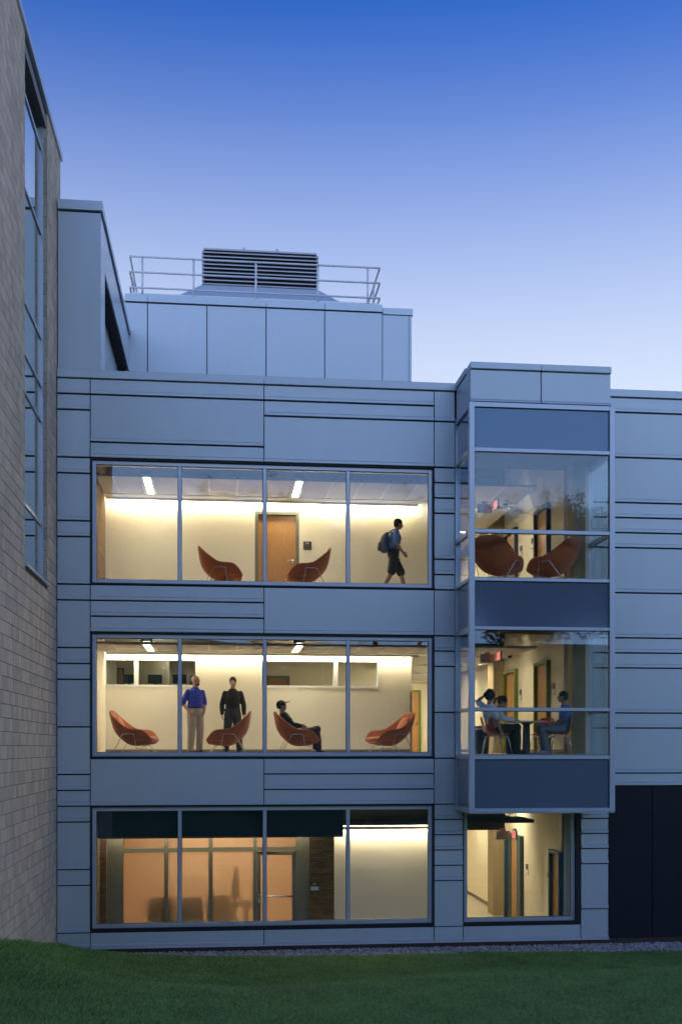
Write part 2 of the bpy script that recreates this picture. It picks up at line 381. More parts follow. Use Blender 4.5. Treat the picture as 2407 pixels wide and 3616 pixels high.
tag(link('gravel', np_mesh('gravel', v, f), 'gravel'), 'grey gravel strip along the foot of the metal wall', 'gravel', kind='stuff')
# grass blades: one triangle each
N = 620000; x = rng.uniform(-3.6, 11.5, N); y = 12.6 + 10.9 * rng.uniform(0, 1, N) ** 0.92
k = (y < gravel_edge(x) + rng.normal(0, 0.05, N)) & (x > BX + 0.0) & (np.abs(x - 0.1 * y) < 0.42 * y)
k |= (x < -2.1) & (y < 23.5) & (x > BX)
x, y = x[k], y[k]; N = len(x)
patch = 0.5 + 0.5 * np.sin(x * 0.9 + 2 * np.sin(y * 0.5)) * np.sin(y * 1.1 + np.sin(x * 0.8))
hgt = rng.uniform(0.022, 0.055, N) * (0.75 + 0.5 * patch) * (1 + 0.035 * (23 - y)) + 0.035 * sst(22.2, 22.9, y) * rng.uniform(0, 1, N) + 0.05 * (1 - sst(0.05, 0.45, x - BX)) * rng.uniform(0, 1, N)
a = rng.uniform(0, 6.28, N); wd_ = rng.uniform(0.0028, 0.0065, N) * (1 + 0.05 * (23 - y)); ln = rng.normal(0, 1.0, (N, 2)) * hgt[:, None]
fg_ = 1 - sst(0.3, 1.5, y - np.minimum(16.5 + 0.33 * (x + 3.3), 18.9)); ln[:, 1] += hgt * (1.0 * fg_ - 0.35 * (1 - fg_))      # mown in two directions
z = ground_z(x, y) - 0.004
p0 = np.stack([x - np.cos(a) * wd_, y - np.sin(a) * wd_, z], -1); p1 = np.stack([x + np.cos(a) * wd_, y + np.sin(a) * wd_, z], -1)
p2 = np.stack([x + ln[:, 0], y + ln[:, 1], z + hgt], -1)
tag(link('grass', np_mesh('grass', np.stack([p0, p1, p2], 1), np.arange(N * 3).reshape(-1, 3)), 'grass'), 'short mown green lawn grass in front of the building', 'grass', kind='stuff')

# ================================================================== metal-clad building
bld = thing('clad_building', 'three storey grey metal panelled building with large lit windows', 'building')
M_ = 0.3344
def ZK(k): return 12.16 - M_ * k
xs = [BX + 0.012, PX(320, FY), PX(932, FY), PX(1531, FY), PX(1604, FY)]          # vertical joints
GAP, JT = 0.029, 0.010
PAN = {}
def panel(x0, x1, kb, kt, m='panel', lip=True, zb=None, y=FY, parent=None):
    zb = ZK(kb) if zb is None else zb; zt = ZK(kt) - GAP; x0 += JT; x1 -= JT
    if lip:
        pr = [(y, zb), (y, zt), (y - 0.032, zt), (y - 0.035, zt - 0.006), (y - 0.035, zb + 0.078), (y - 0.066, zb + 0.062), (y - 0.070, zb + 0.056), (y - 0.070, zb + 0.003), (y - 0.066, zb)]
    else:
        pr = [(y, zb), (y, zt), (y - 0.032, zt), (y - 0.035, zt - 0.005), (y - 0.035, zb + 0.005), (y - 0.032, zb)]
    return MB().profile_x(pr, x0, x1).build('cladding_panel', m, parent or bld)
def column(x0, x1, ks, **kw):
    for a, b in zip(ks[:-1], ks[1:]): panel(x0, x1, b, a, **kw)
column(xs[0], xs[1], [0, 1, 2, 5, 6, 9, 10, 13, 14, 17, 18, 19, 22, 25, 26, 27, 28, 31, 32, 35, 36])
for (a, b, ks) in ((1, 2, [0, 1, 4, 5]), (2, 3, [0, 1, 2, 5]), (1, 2, [13, 14, 15, 16]), (2, 3, [13, 16]), (1, 2, [24, 27]), (2, 3, [24, 25, 26, 27]), (1, 2, [35, 36]), (2, 3, [35, 36])):
    column(xs[a], xs[b], ks)
column(xs[3], xs[4], [0, 2, 5, 6, 7, 8, 11, 12, 13, 16, 17, 18, 21, 24, 27])
XW0, XW1 = PX(1633, FY), PX(2047, FY)          # ground floor corner window opening
XD = PX(2145, FY)
column(xs[3], XW0, [27, 28, 29, 30, 31, 32, 35, 36])
column(XW0, XW1, [35, 36]); column(XW1, XD, [27, 28, 29, 30, 31, 34, 36])
XE = 14.0
kr = [0, 1, 4, 7, 8, 9, 10, 13, 16, 17, 18, 21, 22, 25, 25.85]
column(8.12, 11.6, kr); column(11.6, XE, kr)
for (x0, x1) in ((XD, PX(2299, FY)), (PX(2299, FY), 11.0), (11.0, 12.5), (12.5, XE)):
    panel(x0, x1, 36, 25.95, m='navy_panel', lip=False)
# copings
def coping(x0, x1, ztop=12.31, y=FY):
    MB().profile_x([(y + 0.45, ZK(0) - 0.012), (y + 0.45, ztop - 0.01), (y - 0.085, ztop), (y - 0.09, ztop - 0.006), (y - 0.09, ZK(0) - 0.006), (y - 0.085, ZK(0) - 0.01), (y - 0.02, ZK(0) - 0.012)], x0 + 0.006, x1 - 0.006).build('coping', 'panel', bld)
coping(xs[0], xs[2]); coping(xs[2], xs[4] + 0.0); coping(8.12, 11.6); coping(11.6, XE)
# backing wall in pieces round the openings (one wall part)
w = MB(); T = 0.26
W = dict(x0=PX(323, FY), x1=PX(1529, FY))
wins = [(5, 13), (16, 24), (27, 34.9)]
w.box(xs[0], W['x0'], FY, FY + T, -0.25, 12.2)
prev = 0
for (kt, kb) in wins:
    w.box(W['x0'], W['x1'], FY, FY + T, ZK(kt) + 0.0, 12.2 if prev == 0 else ZK(prev)); prev = kb
w.box(W['x0'], W['x1'], FY, FY + T, -0.25, ZK(34.9))
w.box(W['x1'], xs[4] + 0.03, FY, FY + T, 3.06, 12.2); w.box(W['x1'], XW0 - 0.02, FY, FY + T, -0.25, 3.06)
w.box(XW0 - 0.02, XW1, FY, FY + T, -0.25, ZK(34.9)); w.box(XW1, XE, FY, FY + T, -0.25, 3.06); w.box(8.06, XE, FY, FY + T, 3.06, 12.2)
w.box(xs[4] + 0.03, 8.06, FY, FY + T, 11.3, 12.2); w.box(XW0 - 0.02, XW1, FY, FY + T, 2.95, 3.06)
w.build('wall', 'backing', bld)
B('plinth', 'plinth', bld, BX + 0.05, XE, FY - 0.01, FY + 0.2, -0.4, 0.118)
MB().profile_x([(FY - 0.012, 0.085), (FY - 0.012, 0.116), (FY - 0.085, 0.116), (FY - 0.088, 0.098)], xs[1], XD).build('drip_edge', 'aluminium', bld)
w = MB(); w.box(XE - 0.3, XE, FY + T, 40, -0.25, 12.2); w.box(BX + 0.05, XE, 39.7, 40, -0.25, 12.2); w.build('rear_wall', 'backing', bld)
B('roof', 'roofing', bld, BX + 0.05, XE, FY + T, 40, 11.75, 12.0)

# ---- windows
def window(x0, x1, z0, z1, mull, yf, label=None, shade=0):
    """frame recessed in the opening; panes and mullions are its pieces"""
    fw, fd = 0.085, 0.13
    f = MB()
    f.cbox(x0, x0 + fw, yf, yf + fd, z0, z1, 0.006); f.cbox(x1 - fw, x1, yf, yf + fd, z0, z1, 0.006)
    f.cbox(x0 + fw, x1 - fw, yf, yf + fd, z0, z0 + fw, 0.006); f.cbox(x0 + fw, x1 - fw, yf, yf + fd, z1 - fw, z1, 0.006)
    wo = f.build('window', 'aluminium', bld)
    if label: wo['label'] = label
    mw = 0.078; ed = [x0 + fw] + [e for c in mull for e in (c - mw / 2, c + mw / 2)] + [x1 - fw]
    for c in mull: MB().cbox(c - mw / 2, c + mw / 2, yf + 0.002, yf + fd, z0 + fw, z1 - fw, 0.006).build('mullion', 'aluminium', wo)
    for a, b in zip(ed[::2], ed[1::2]):
        MB().box(a, b, yf + 0.05, yf + 0.062, z0 + fw, z1 - fw).build('pane', 'glass', wo)
        g = MB(); e = 0.008
        for bx in ((a, a + e, z0 + fw, z1 - fw), (b - e, b, z0 + fw, z1 - fw), (a + e, b - e, z0 + fw, z0 + fw + e), (a + e, b - e, z1 - fw - e, z1 - fw)):
            g.box(bx[0], bx[1], yf + 0.035, yf + 0.0495, bx[2], bx[3])
        g.build('gasket', 'gasket', wo)
    return wo
YW = FY + 0.03
mul = [PX(u, YW) for u in (635, 934.6, 1228.6)]
wx0, wx1 = PX(326, YW), PX(1525, YW)
ZB = []
for i, (kt, kb) in enumerate(wins):
    z1 = ZK(kt) - 0.045; z0 = ZK(kb) + 0.03; ZB.append((z0, z1))
    window(wx0, wx1, z0, z1, mul, YW)
    g = MB(); g.box(W['x0'] - 0.02, wx0, FY - 0.03, YW + 0.1, z0 - 0.03, z1 + 0.045); g.box(wx1, W['x1'] + 0.03, FY - 0.03, YW + 0.1, z0 - 0.03, z1 + 0.045)
    g.box(wx0, wx1, FY - 0.03, YW + 0.1, z1, z1 + 0.04); g.box(wx0, wx1, FY - 0.03, YW + 0.1, z0 - 0.028, z0)
    g.build('window_reveal', 'gasket', bld)
z0g = ZB[2][0]
window(XW0 + 0.02, XW1 - 0.11, z0g - 0.0, 3.0, [], YW)
g = MB(); g.box(XW1 - 0.11, XW1 - 0.012, FY - 0.05, YW + 0.1, z0g - 0.03, 3.0); g.box(XW0 + 0.02, XW1 - 0.11, FY - 0.03, YW + 0.1, z0g - 0.035, z0g)
g.box(XW0 - 0.005, XW0 + 0.02, FY - 0.03, YW + 0.1, z0g - 0.03, 3.0); g.build('window_reveal', 'gasket', bld)

# ---- projecting glazed bay
BY = 22.16; bx0, bx1 = PX(1656, BY), PX(2170, BY); bzb, bzt = 3.01, 11.49
Y0 = FY - 0.02
f = MB(); fw = 0.115
f.cbox(bx0, bx0 + fw, BY, BY + fw, bzb, bzt, 0.006); f.cbox(bx1 - fw, bx1, BY, BY + fw, bzb, bzt, 0.006)
f.cbox(bx0 + fw, bx1 - fw, BY + 0.002, BY + fw, bzt - 0.10, bzt, 0.006); f.cbox(bx0 + fw, bx1 - fw, BY + 0.002, BY + fw, bzb, bzb + 0.085, 0.006)
for xa, xb in ((bx0, bx0 + fw), (bx1 - fw, bx1)):
    f.box(xa, xb, Y0 - 0.07, Y0, bzb, bzt)
    f.box(xa + 0.002, xb - 0.002, BY + fw, Y0 - 0.07, bzt - 0.10, bzt - 0.002); f.box(xa + 0.002, xb - 0.002, BY + fw, Y0 - 0.07, bzb + 0.002, bzb + 0.085)
bay = f.build('bay_window', 'aluminium', bld)
bay['label'] = 'projecting two storey glass bay with pale metal frame'
rows = [(10.55, 10.47), (8.87, 8.79), (7.87, 7.80), (6.86, 6.79), (5.18, 5.11), (4.19, 4.11)]
for (zt, zb) in rows:
    MB().cbox(bx0 + fw, bx1 - fw, BY + 0.004, BY + 0.11, zb, zt, 0.006).build('transom', 'aluminium', bay)
    for xa, xb in ((bx0 + 0.004, bx0 + 0.11), (bx1 - 0.11, bx1 - 0.004)):
        MB().box(xa, xb, BY + fw, Y0 - 0.07, zb, zt).build('transom', 'aluminium', bay)
seg = [(bzt - 0.10, 10.55, 's'), (10.47, 8.87, 'g'), (8.79, 7.87, 'g'), (7.80, 6.86, 's'), (6.79, 5.18, 'g'), (5.11, 4.19, 'g'), (4.11, bzb + 0.085, 's')]
for (zt, zb, k) in seg:
    nm, mm = ('spandrel_panel', 'spandrel') if k == 's' else ('pane', 'glass')
    MB().box(bx0 + fw, bx1 - fw, BY + 0.045, BY + 0.057, zb, zt).build(nm, mm, bay)
    MB().box(bx0 + 0.045, bx0 + 0.057, BY + fw, Y0 - 0.07, zb, zt).build(nm, mm, bay)
    MB().box(bx1 - 0.057, bx1 - 0.045, BY + fw, Y0 - 0.07, zb, zt).build(nm, mm, bay)
    g = MB(); e = 0.012
    for q in ((bx0 + fw, bx1 - fw, zt - e, zt), (bx0 + fw, bx0 + fw + e, zb, zt - e), (bx1 - fw - e, bx1 - fw, zb, zt - e)): g.box(q[0], q[1], BY + 0.03, BY + 0.0445, q[2], q[3])
    g.build('gasket', 'gasket', bay)
for (za, zb) in ((bzb + 0.01, 4.15), (6.88, 7.83)): B('bay_floor', 'plenum', bay, bx0 + 0.07, bx1 - 0.07, BY + 0.08, FY + T, za, zb)
B('bay_floor', 'floor', bay, bx0 + 0.07, bx1 - 0.07, BY + 0.08, FY + T + 0.1, 4.155, 4.21); B('bay_floor', 'floor', bay, bx0 + 0.07, bx1 - 0.07, BY + 0.08, FY + T + 0.1, 7.835, 7.89)
B('bay_ceiling', 'plenum', bay, bx0 + 0.07, bx1 - 0.07, BY + 0.08, FY + T, 10.56, 11.4)
B('bay_soffit', 'panel', bay, bx0 + 0.01, bx1 - 0.01, BY + 0.02, FY, bzb - 0.02, bzb - 0.004)
# bay parapet: two front panels, side panel, copings
px0, px1 = bx0 + 0.02, PX(2157, BY); pj = PX(1910, BY)
for (a, b) in ((px0, pj), (pj, px1)):
    MB().profile_x([(BY + 0.12, 11.50), (BY + 0.12, 12.155), (BY + 0.028, 12.155), (BY + 0.025, 12.15), (BY + 0.025, 11.56), (BY - 0.012, 11.525), (BY - 0.015, 11.50)], a + 0.012, b - 0.012).build('parapet_panel', 'panel', bay)
    MB().profile_x([(BY + 0.35, 12.17), (BY + 0.35, 12.29), (BY - 0.015, 12.305), (BY - 0.02, 12.30), (BY - 0.02, 12.18), (BY - 0.012, 12.17)], a + 0.006, b - 0.006).build('coping', 'panel', bay)
B('parapet_core', 'backing', bay, px0 + 0.03, px1 - 0.03, BY + 0.12, FY + 0.1, 11.5, 12.16)
for s_, xa in ((-1, px0), (1, px1)):
    B('parapet_panel', 'panel', bay, xa - 0.0 if s_ < 0 else xa - 0.03, xa + 0.03 if s_ < 0 else xa, BY + 0.13, FY - 0.1, 11.505, 12.155)
    B('coping', 'panel', bay, xa - 0.03 if s_ < 0 else xa - 0.3, xa + 0.3 if s_ < 0 else xa + 0.03, BY + 0.355, FY - 0.095, 12.17, 12.295)

# ---- tall side tower at the block wall (front leg, overhead fascia, recess behind)
tx1 = PX(356, FY + 0.05); ty0, ty1, tzt = FY + 0.06, 30.78, 15.93
tow = B('stair_tower', 'backing', bld, BX + 0.05, tx1 - 0.03, ty0 + 0.03, ty0 + 0.9, 12.3, tzt - 0.16)
B('tower_wall', 'panel', tow, BX + 0.02, tx1 - 0.3, ty0 + 0.9, 36, 11.9, tzt - 0.16)
MB().profile_x([(ty0 + 0.03, 12.36), (ty0 + 0.03, tzt - 0.24), (ty0, tzt - 0.24), (ty0, 12.36)], BX + 0.02, tx1).build('cladding_panel', 'panel', tow)
B('cladding_panel', 'panel', tow, BX + 0.02, tx1, ty0 - 0.005, ty0 + 0.03, 12.26, 12.33)
yo = 24.5; ztop = 14.80
js = [ty0 + 0.03, yo, 25.55, 27.0, 28.5, ty1]
B('cladding_panel', 'panel_satin', tow, tx1 - 0.03, tx1, js[0], js[1] - 0.006, 12.3, tzt - 0.24)
for a, b in zip(js[1:-1], js[2:]): B('cladding_panel', 'panel_satin', tow, tx1 - 0.03, tx1, a + 0.006, b - 0.006, ztop, tzt - 0.24)
MB().box(tx1 - 0.30, tx1 - 0.031, yo, ty1, ztop + 0.004, ztop + 0.05).build('soffit', 'soffit_dark', tow)
MB().box(tx1 - 0.30, tx1 - 0.031, yo, ty1, ztop + 0.05, tzt - 0.2).build('fascia_core', 'backing', tow)
for a, b in ((BX + 0.02, tx1 + 0.04),): B('coping', 'panel', tow, a, b, ty0 - 0.05, ty0 + 0.5, tzt - 0.2, tzt)
B('coping', 'panel_satin', tow, tx1 - 0.3, tx1 + 0.04, ty0 + 0.5, ty1, tzt - 0.15, tzt)
B('tower_roof', 'roofing', tow, BX + 0.02, tx1 - 0.05, ty0 + 0.5, 36, tzt - 0.16, tzt - 0.06)

# ---- rooftop plant room
PY = 30.8
pj_ = [PX(u, PY) for u in (440, 521.4, 731, 939.5, 1145.7, 1349.8)]; pr_ = [PX(1349.8, PY), PX(1443, PY), PX(1453, PY)]
pz = 16.91
pent = B('plant_room', 'backing', bld, tx1 - 0.1, pr_[2] - 0.03, PY + 0.02, 36, 11.95, pz - 0.2)
for a, b in zip(pj_[:-1], pj_[1:]):
    B('cladding_panel', 'panel', pent, a + 0.014, b - 0.014, PY - 0.015, PY + 0.02, 12.0, pz - 0.235)
    B('coping', 'panel', pent, a + 0.008, b - 0.008, PY - 0.06, PY + 0.35, pz - 0.2, pz)
for a, b in zip(pr_[:-1], pr_[1:]):
    B('cladding_panel', 'panel', pent, a + 0.008, b - 0.008, PY + 0.0, PY + 0.02, 12.0, pz - 0.27)
B('coping', 'panel', pent, pr_[0] + 0.01, pr_[2] + 0.03, PY - 0.03, PY + 0.4, pz - 0.25, pz - 0.07)
B('coping', 'panel', pent, pr_[2] - 0.3, pr_[2] + 0.03, PY + 0.401, 36, pz - 0.25, pz - 0.07)
B('plant_roof', 'roofing', pent, tx1 - 0.1, pr_[2] - 0.02, PY + 0.36, 36, pz - 0.2, pz - 0.09)
B('cladding_panel', 'panel', pent, pr_[2] - 0.028, pr_[2], PY + 0.02, 36, 12.0, pz - 0.26)

# ---- railing on the plant room
rail = thing('roof_railing', 'white tubular guard railing round the rooftop vent', 'railing', (0, 0, 0))
RYF, RYB = PY + 0.12, PY + 4.3
rx0, rx1 = PX(459.6, RYF), PX(1340, RYF)
for dz, y1 in ((0.27, 0), (0.70, 0), (1.13, 0)):
    z = pz + dz - 0.02
    MB().tube([(rx0, RYF, z), (rx1, RYF, z)], 0.028).build('rail', 'rail_paint', rail, True)
    MB().tube([(rx0, RYF, z), (rx0, RYB, z)], 0.028).build('rail', 'rail_paint', rail, True)
    MB().tube([(rx1, RYF, z), (rx1, RYB, z)], 0.028).build('rail', 'rail_paint', rail, True)
    MB().tube([(rx0, RYB, z), (rx1, RYB, z)], 0.028).build('rail', 'rail_paint', rail, True)
for u in (503, 684, 903.7, 1122.5, 1298):
    x = PX(u, RYF); MB().tube([(x, RYF + 0.03, pz - 0.02), (x, RYF + 0.03, pz + 1.11)], 0.03).build('post', 'rail_paint', rail, True)
for x in (rx0, rx1):
    for y in (RYF + 1.3, RYF + 2.7, RYB): MB().tube([(x, y, pz - 0.1), (x, y, pz + 1.11)], 0.03).build('post', 'rail_paint', rail, True)
B('toe_board', 'rail_paint', rail, rx0 + 0.02, rx1 - 0.02, RYF + 0.06, RYF + 0.075, pz + 0.02, pz + 0.13)
MB().tube([(rx0 - 0.6, RYF + 0.4, pz + 0.06), (rx0 + 0.5, RYF + 0.4, pz + 0.06)], 0.022).build('rail', 'rail_paint', rail, True)

# ---- louvred roof vent
lvx0, lvx1 = PX(714, 32.3), PX(1121, 32.3); lv0, lv1 = 32.0, 34.2
hz0, hz1, hz2 = pz - 0.0, pz + 0.13, 17.80
ventx0, ventx1 = PX(586, 31.45), PX(1245, 31.45)
vent = thing('roof_vent', 'louvred rooftop exhaust vent on a flared silver metal skirt', 'vent', ((ventx0 + ventx1) / 2, 33, hz0))
def vb(mb, name, m, par=None, smooth=False):
    mb.v = [(a - vent.location.x, b - 33, c - hz0) for a, b, c in mb.v]; return mb.build(name, m, par or vent, smooth)
vb(MB().box(ventx0, ventx1, 31.45, 35.2, hz0 - 0.1, hz1), 'curb', 'rail_paint')
sk = MB(); nseg = 14; va, vbq = [], []
b4 = [(ventx0, 31.46, hz1), (ventx1, 31.46, hz1), (ventx1, 35.19, hz1), (ventx0, 35.19, hz1)]
t4 = [(lvx0 + 0.03, lv0 + 0.03, hz2), (lvx1 - 0.03, lv0 + 0.03, hz2), (lvx1 - 0.03, lv1 - 0.03, hz2), (lvx0 + 0.03, lv1 - 0.03, hz2)]
for i in range(4):
    a, b, c, d = b4[i], b4[(i + 1) % 4], t4[(i + 1) % 4], t4[i]; gv = []
    for j in range(7):
        for q in range(nseg + 1):
            s_, t_ = q / nseg, j / 6
            P = (Vector(a) * (1 - s_) + Vector(b) * s_) * (1 - t_) + (Vector(d) * (1 - s_) + Vector(c) * s_) * t_
            gv.append(P)
    sk.add(gv, [(j * (nseg + 1) + q, j * (nseg + 1) + q + 1, (j + 1) * (nseg + 1) + q + 1, (j + 1) * (nseg + 1) + q) for j in range(6) for q in range(nseg)])
vb(sk, 'skirt', 'galvanised', None, False)
for q in range(9):
    bx_ = ventx0 + 0.15 + (ventx1 - ventx0 - 0.3) * q / 8 + random.uniform(-0.1, 0.1)
    vb(MB().tube([(bx_, 31.455, hz1 - 0.06), (bx_, 31.43, hz1 - 0.06)], 0.022), 'bolt', 'louvre_dark')
lz0, lz1 = hz2 - 0.02, 18.86
vb(MB().box(lvx0 + 0.06, lvx1 - 0.06, lv0 + 0.06, lv1 - 0.06, lz0, lz1 - 0.05), 'core', 'louvre_dark')
nl = 9; pitch = (lz1 - lz0 - 0.05) / nl
for i in range(nl):
    z = lz0 + i * pitch
    vb(MB().profile_x([(lv0 + 0.07, z + pitch * 0.62), (lv0 + 0.07, z + pitch * 0.72), (lv0 - 0.012, z + pitch * 0.36), (lv0 - 0.012, z + pitch * 0.1), (lv0 + 0.0, z + pitch * 0.1), (lv0 + 0.0, z + pitch * 0.3)], lvx0, lvx1), 'louvre_blade', 'louvre')
for xa in (lvx0, lvx1 - 0.06):
    vb(MB().box(xa, xa + 0.06, lv0 + 0.07, lv1, lz0, lz1 - 0.06), 'side_panel', 'louvre')
vb(MB().box(lvx0 + 0.05, lvx1 - 0.05, lv0 + 0.02, lv1, lz1 - 0.05, lz1), 'cap', 'louvre')
for u in (861, 977):
    x = PX(u, 32.3); vb(MB().box(x - 0.035, x + 0.035, lv0 + 0.1, lv0 + 0.14, lz1, lz1 + 0.1), 'lifting_lug', 'louvre')

# ================================================================== block-faced building on the left
bb = thing('block_building', 'tall tan block masonry building with a deep vertical window', 'building')
CY, CH, BL = 24.15, 0.2222, 0.235          # far end, course height, block length
YN = 12.0; ZT = 17.02
oy0, oy1, oz0 = 19.9, 22.38, 7.62          # window opening
xr = BX - 0.012
c = MB(); c.box(BX - 0.6, xr, YN, oy0 + 0.0, -0.3, ZT); c.box(BX - 0.6, xr, oy1, CY - 0.005, -0.3, ZT); c.box(BX - 0.6, xr, oy0, oy1, -0.3, oz0)
c.build('wall', 'mortar', bb)
w = MB(); w.box(-16, BX - 0.6, YN, YN + 0.3, -0.3, ZT); w.box(-16, -15.7, YN, CY + 8, -0.3, ZT); w.box(-16, BX - 0.6, CY - 0.3, CY, -0.3, ZT); w.build('wall', 'block', bb); B('room_side', 'wall_cream', bb, -8.8, BX - 0.62, CY - 0.36, CY - 0.31, -0.2, 16.7)
B('roof', 'roofing', bb, -16, BX - 0.02, YN, CY - 0.3, ZT - 0.3, ZT - 0.1)
def block_mesh(ln, d=0.03):
    g = 0.0045; c_ = 0.004; mb = MB()      # face towards +X, chamfered
    y0, y1, z0, z1 = g, ln - g, g, CH - g
    vs = [(0, y0, z0), (0, y1, z0), (0, y1, z1), (0, y0, z1), (d - c_, y0, z0), (d - c_, y1, z0), (d - c_, y1, z1), (d - c_, y0, z1),
          (d, y0 + c_, z0 + c_), (d, y1 - c_, z0 + c_), (d, y1 - c_, z1 - c_), (d, y0 + c_, z1 - c_)]
    return mb.add(vs, [(0,1,5,4),(1,2,6,5),(2,3,7,6),(3,0,4,7),(4,5,9,8),(5,6,10,9),(6,7,11,10),(7,4,8,11),(8,9,10,11)])
CJ = 22.56                                  # vertical control joint
spots = []
z = -0.06; row = 0
while z < ZT - 0.05:
    for (a, b) in ((YN, CJ - 0.008), (CJ + 0.008, CY)):
        y = a - (0.5 * BL if row % 2 else 0)
        while y < b - 0.01:
            ya, yb = max(y, a), min(y + BL, b); y += BL
            if z + CH > oz0 + 0.01:
                if ya < oy0 and yb > oy0: yb = oy0
                elif ya < oy1 and yb > oy1 and ya >= oy0 - 0.001: ya = oy1
                elif ya >= oy0 - 0.001 and yb <= oy1 + 0.001: continue
            if yb - ya < 0.03: continue
            spots.append((ya, z, yb - ya))
    z += CH; row += 1
full = block_mesh(BL).mesh('block'); full.materials.append(MATS['block'])
ymin = -BX / (-_dir(0)[0] / _dir(0)[1])
vis = [s for s in spots if s[0] + s[2] > ymin and abs(s[2] - BL) < 1e-6 and s[1] > float(ground_z(BX, s[0])) - 0.1]
vis.sort(key=lambda s: s[0] + 0.02 * abs(s[1] - 6))
near = set(vis[:300])     # the blocks that show largest are parts of their own
rest = MB()
for s in spots:
    if s in near:
        o = bpy.data.objects.new('block', full); COL.objects.link(o); o.parent = bb; o.location = (xr - 0.018, s[0], s[1])
    else:
        m_ = block_mesh(s[2]); m_.v = [(a + xr - 0.018 + random.uniform(-0.0012, 0.0012), b + s[0], c_ + s[1]) for a, b, c_ in m_.v]; rest.add(m_.v, m_.f)
tag(rest.build('blockwork', 'block', bb), kind='stuff')
# reveal of the opening (block returns), window of many transoms
rv = MB(); z = oz0
while z < ZT: rv.box(BX - 0.16, xr - 0.001, oy1 + 0.0, oy1 + 0.03, z + 0.004, min(z + CH - 0.004, ZT)); z += CH
for k_ in range(len(rv.v)): rv.v[k_] = (rv.v[k_][0], rv.v[k_][1] - 0.004, rv.v[k_][2])
tag(rv.build('reveal', 'block', bb), kind='stuff')
gxp = BX - 0.13
fr = MB(); fr.box(gxp - 0.05, gxp + 0.055, oy1 - 0.085, oy1 - 0.006, oz0, 16.95); fr.box(gxp - 0.05, gxp + 0.055, oy0, oy0 + 0.07, oz0, 16.95)
fr.box(gxp - 0.05, gxp + 0.075, oy0 + 0.07, oy1 - 0.085, oz0, oz0 + 0.09); fr.box(gxp - 0.05, gxp + 0.03, oy0 + 0.07, oy1 - 0.085, 16.83, 16.95)
bw = fr.build('window', 'aluminium', bb)
zt = [16.83, 16.27, 14.58, 12.5, 11.55, 10.85, 8.8, oz0 + 0.09]
for z in zt[1:-1]: MB().box(gxp - 0.04, gxp + 0.03, oy0 + 0.07, oy1 - 0.085, z - 0.03, z + 0.03).build('transom', 'aluminium', bw)
for a, b in zip(zt[:-1], zt[1:]): MB().box(gxp - 0.006, gxp + 0.006, oy0 + 0.07, oy1 - 0.085, b + 0.02, a - 0.03).build('pane', 'glass_brick', bw)
B('window_sill', 'aluminium', bb, BX - 0.08, BX + 0.05, oy0 - 0.02, oy1 + 0.02, oz0 - 0.055, oz0 - 0.003)
B('header', 'soffit_dark', bb, BX - 0.45, BX - 0.04, oy0, oy1, 16.95, ZT)
MB().box(BX - 0.5, BX + 0.045, YN, CY + 0.05, ZT - 0.0, ZT + 0.15).build('coping', 'aluminium', bb)
B('room_back', 'wall_cream', bb, -9.0, -8.8, YN + 0.4, CY - 0.4, -0.2, 16.8)
for z, fl in ((7.4, 'lower'), (11.2, 'upper'), (15.0, 'top')): B('floor', 'floor_grey', bb, -8.8, BX - 0.62, YN + 0.4, CY - 0.4, z, z + 0.25)
for z, fl in ((11.1, 'lower'), (14.9, 'upper'), (16.6, 'top')):
    t = thing('ceiling_light', 'ceiling panel lighting the %s room behind the tall window' % fl, 'light', (-6.2, 22.0, z)); MB().box(-1.2, 1.2, -0.3, 0.3, 0, 0.02).build('diffuser', 'lamp_room', t); MB().box(-1.25, 1.25, -0.35, 0.35, 0.021, 0.03).build('frame', 'trim_white', t)

# ================================================================== trees behind the viewer (they show mirrored in the panes)
def make_tree(h, rad, seed):
    rr = random.Random(seed); t = thing('leafy_tree', 'broad leafy tree on the slope opposite the building, mirrored in its panes', 'tree', (0, 0, 0), 0, 'trees across the lawn from the building')
    tr = MB(); tips = []
    def limb(p, d, ln, r, lev):
        pts = [p]; q = p.copy(); dd = d.copy()
        for i in range(4):
            dd = (dd + Vector((rr.uniform(-.18, .18), rr.uniform(-.18, .18), rr.uniform(-.02, .12)))).normalized(); q = q + dd * ln / 4; pts.append(q.copy())
        tr.tube(pts, [r * (1 - 0.14 * i) for i in range(5)], 6 if lev else 9)
        if lev >= 2: tips.extend(pts[1:]); return
        for i in range(6 if lev == 0 else 4):
            a = rr.uniform(0, 6.28); up = rr.uniform(0.25, 0.9); k = pts[rr.choice((2, 3, 4))]
            limb(k, Vector((math.cos(a), math.sin(a), up)).normalized(), ln * rr.uniform(0.5, 0.72), r * 0.5, lev + 1)
        tips.append(pts[-1])
    limb(Vector((0, 0, -0.5)), Vector((0, 0, 1)), h * 0.5, h * 0.022, 0)
    tr.build('trunk', 'bark', t, True)
    n = 78000; top = max(p.z for p in tips)
    g = np.random.default_rng(seed); idx = g.integers(0, len(tips), n // 26).repeat(26); sub = np.repeat(g.normal(0, 1, (n // 26, 3)), 26, 0)      # leaves hang in clumps
    c = np.array([tuple(p) for p in tips])[idx]; c[:, 2] *= h / (top + 0.8)
    c += sub * rad * 0.19 + g.normal(0, 0.26, (n, 3))
    a = g.normal(0, 1, (n, 3)); a /= np.linalg.norm(a, axis=1)[:, None]; b = np.cross(a, g.normal(0, 1, (n, 3))); b /= np.linalg.norm(b, axis=1)[:, None]
    s = g.uniform(0.07, 0.15, n)[:, None]
    v = np.stack([c - a * s, c + b * s * 0.5, c + a * s, c - b * s * 0.5], 1)
    f = (np.array([(0, 1, 2), (0, 2, 3)])[None] + (np.arange(n) * 4)[:, None, None])
    link('crown', np_mesh('crown', v, f), 'leaf', t); return t
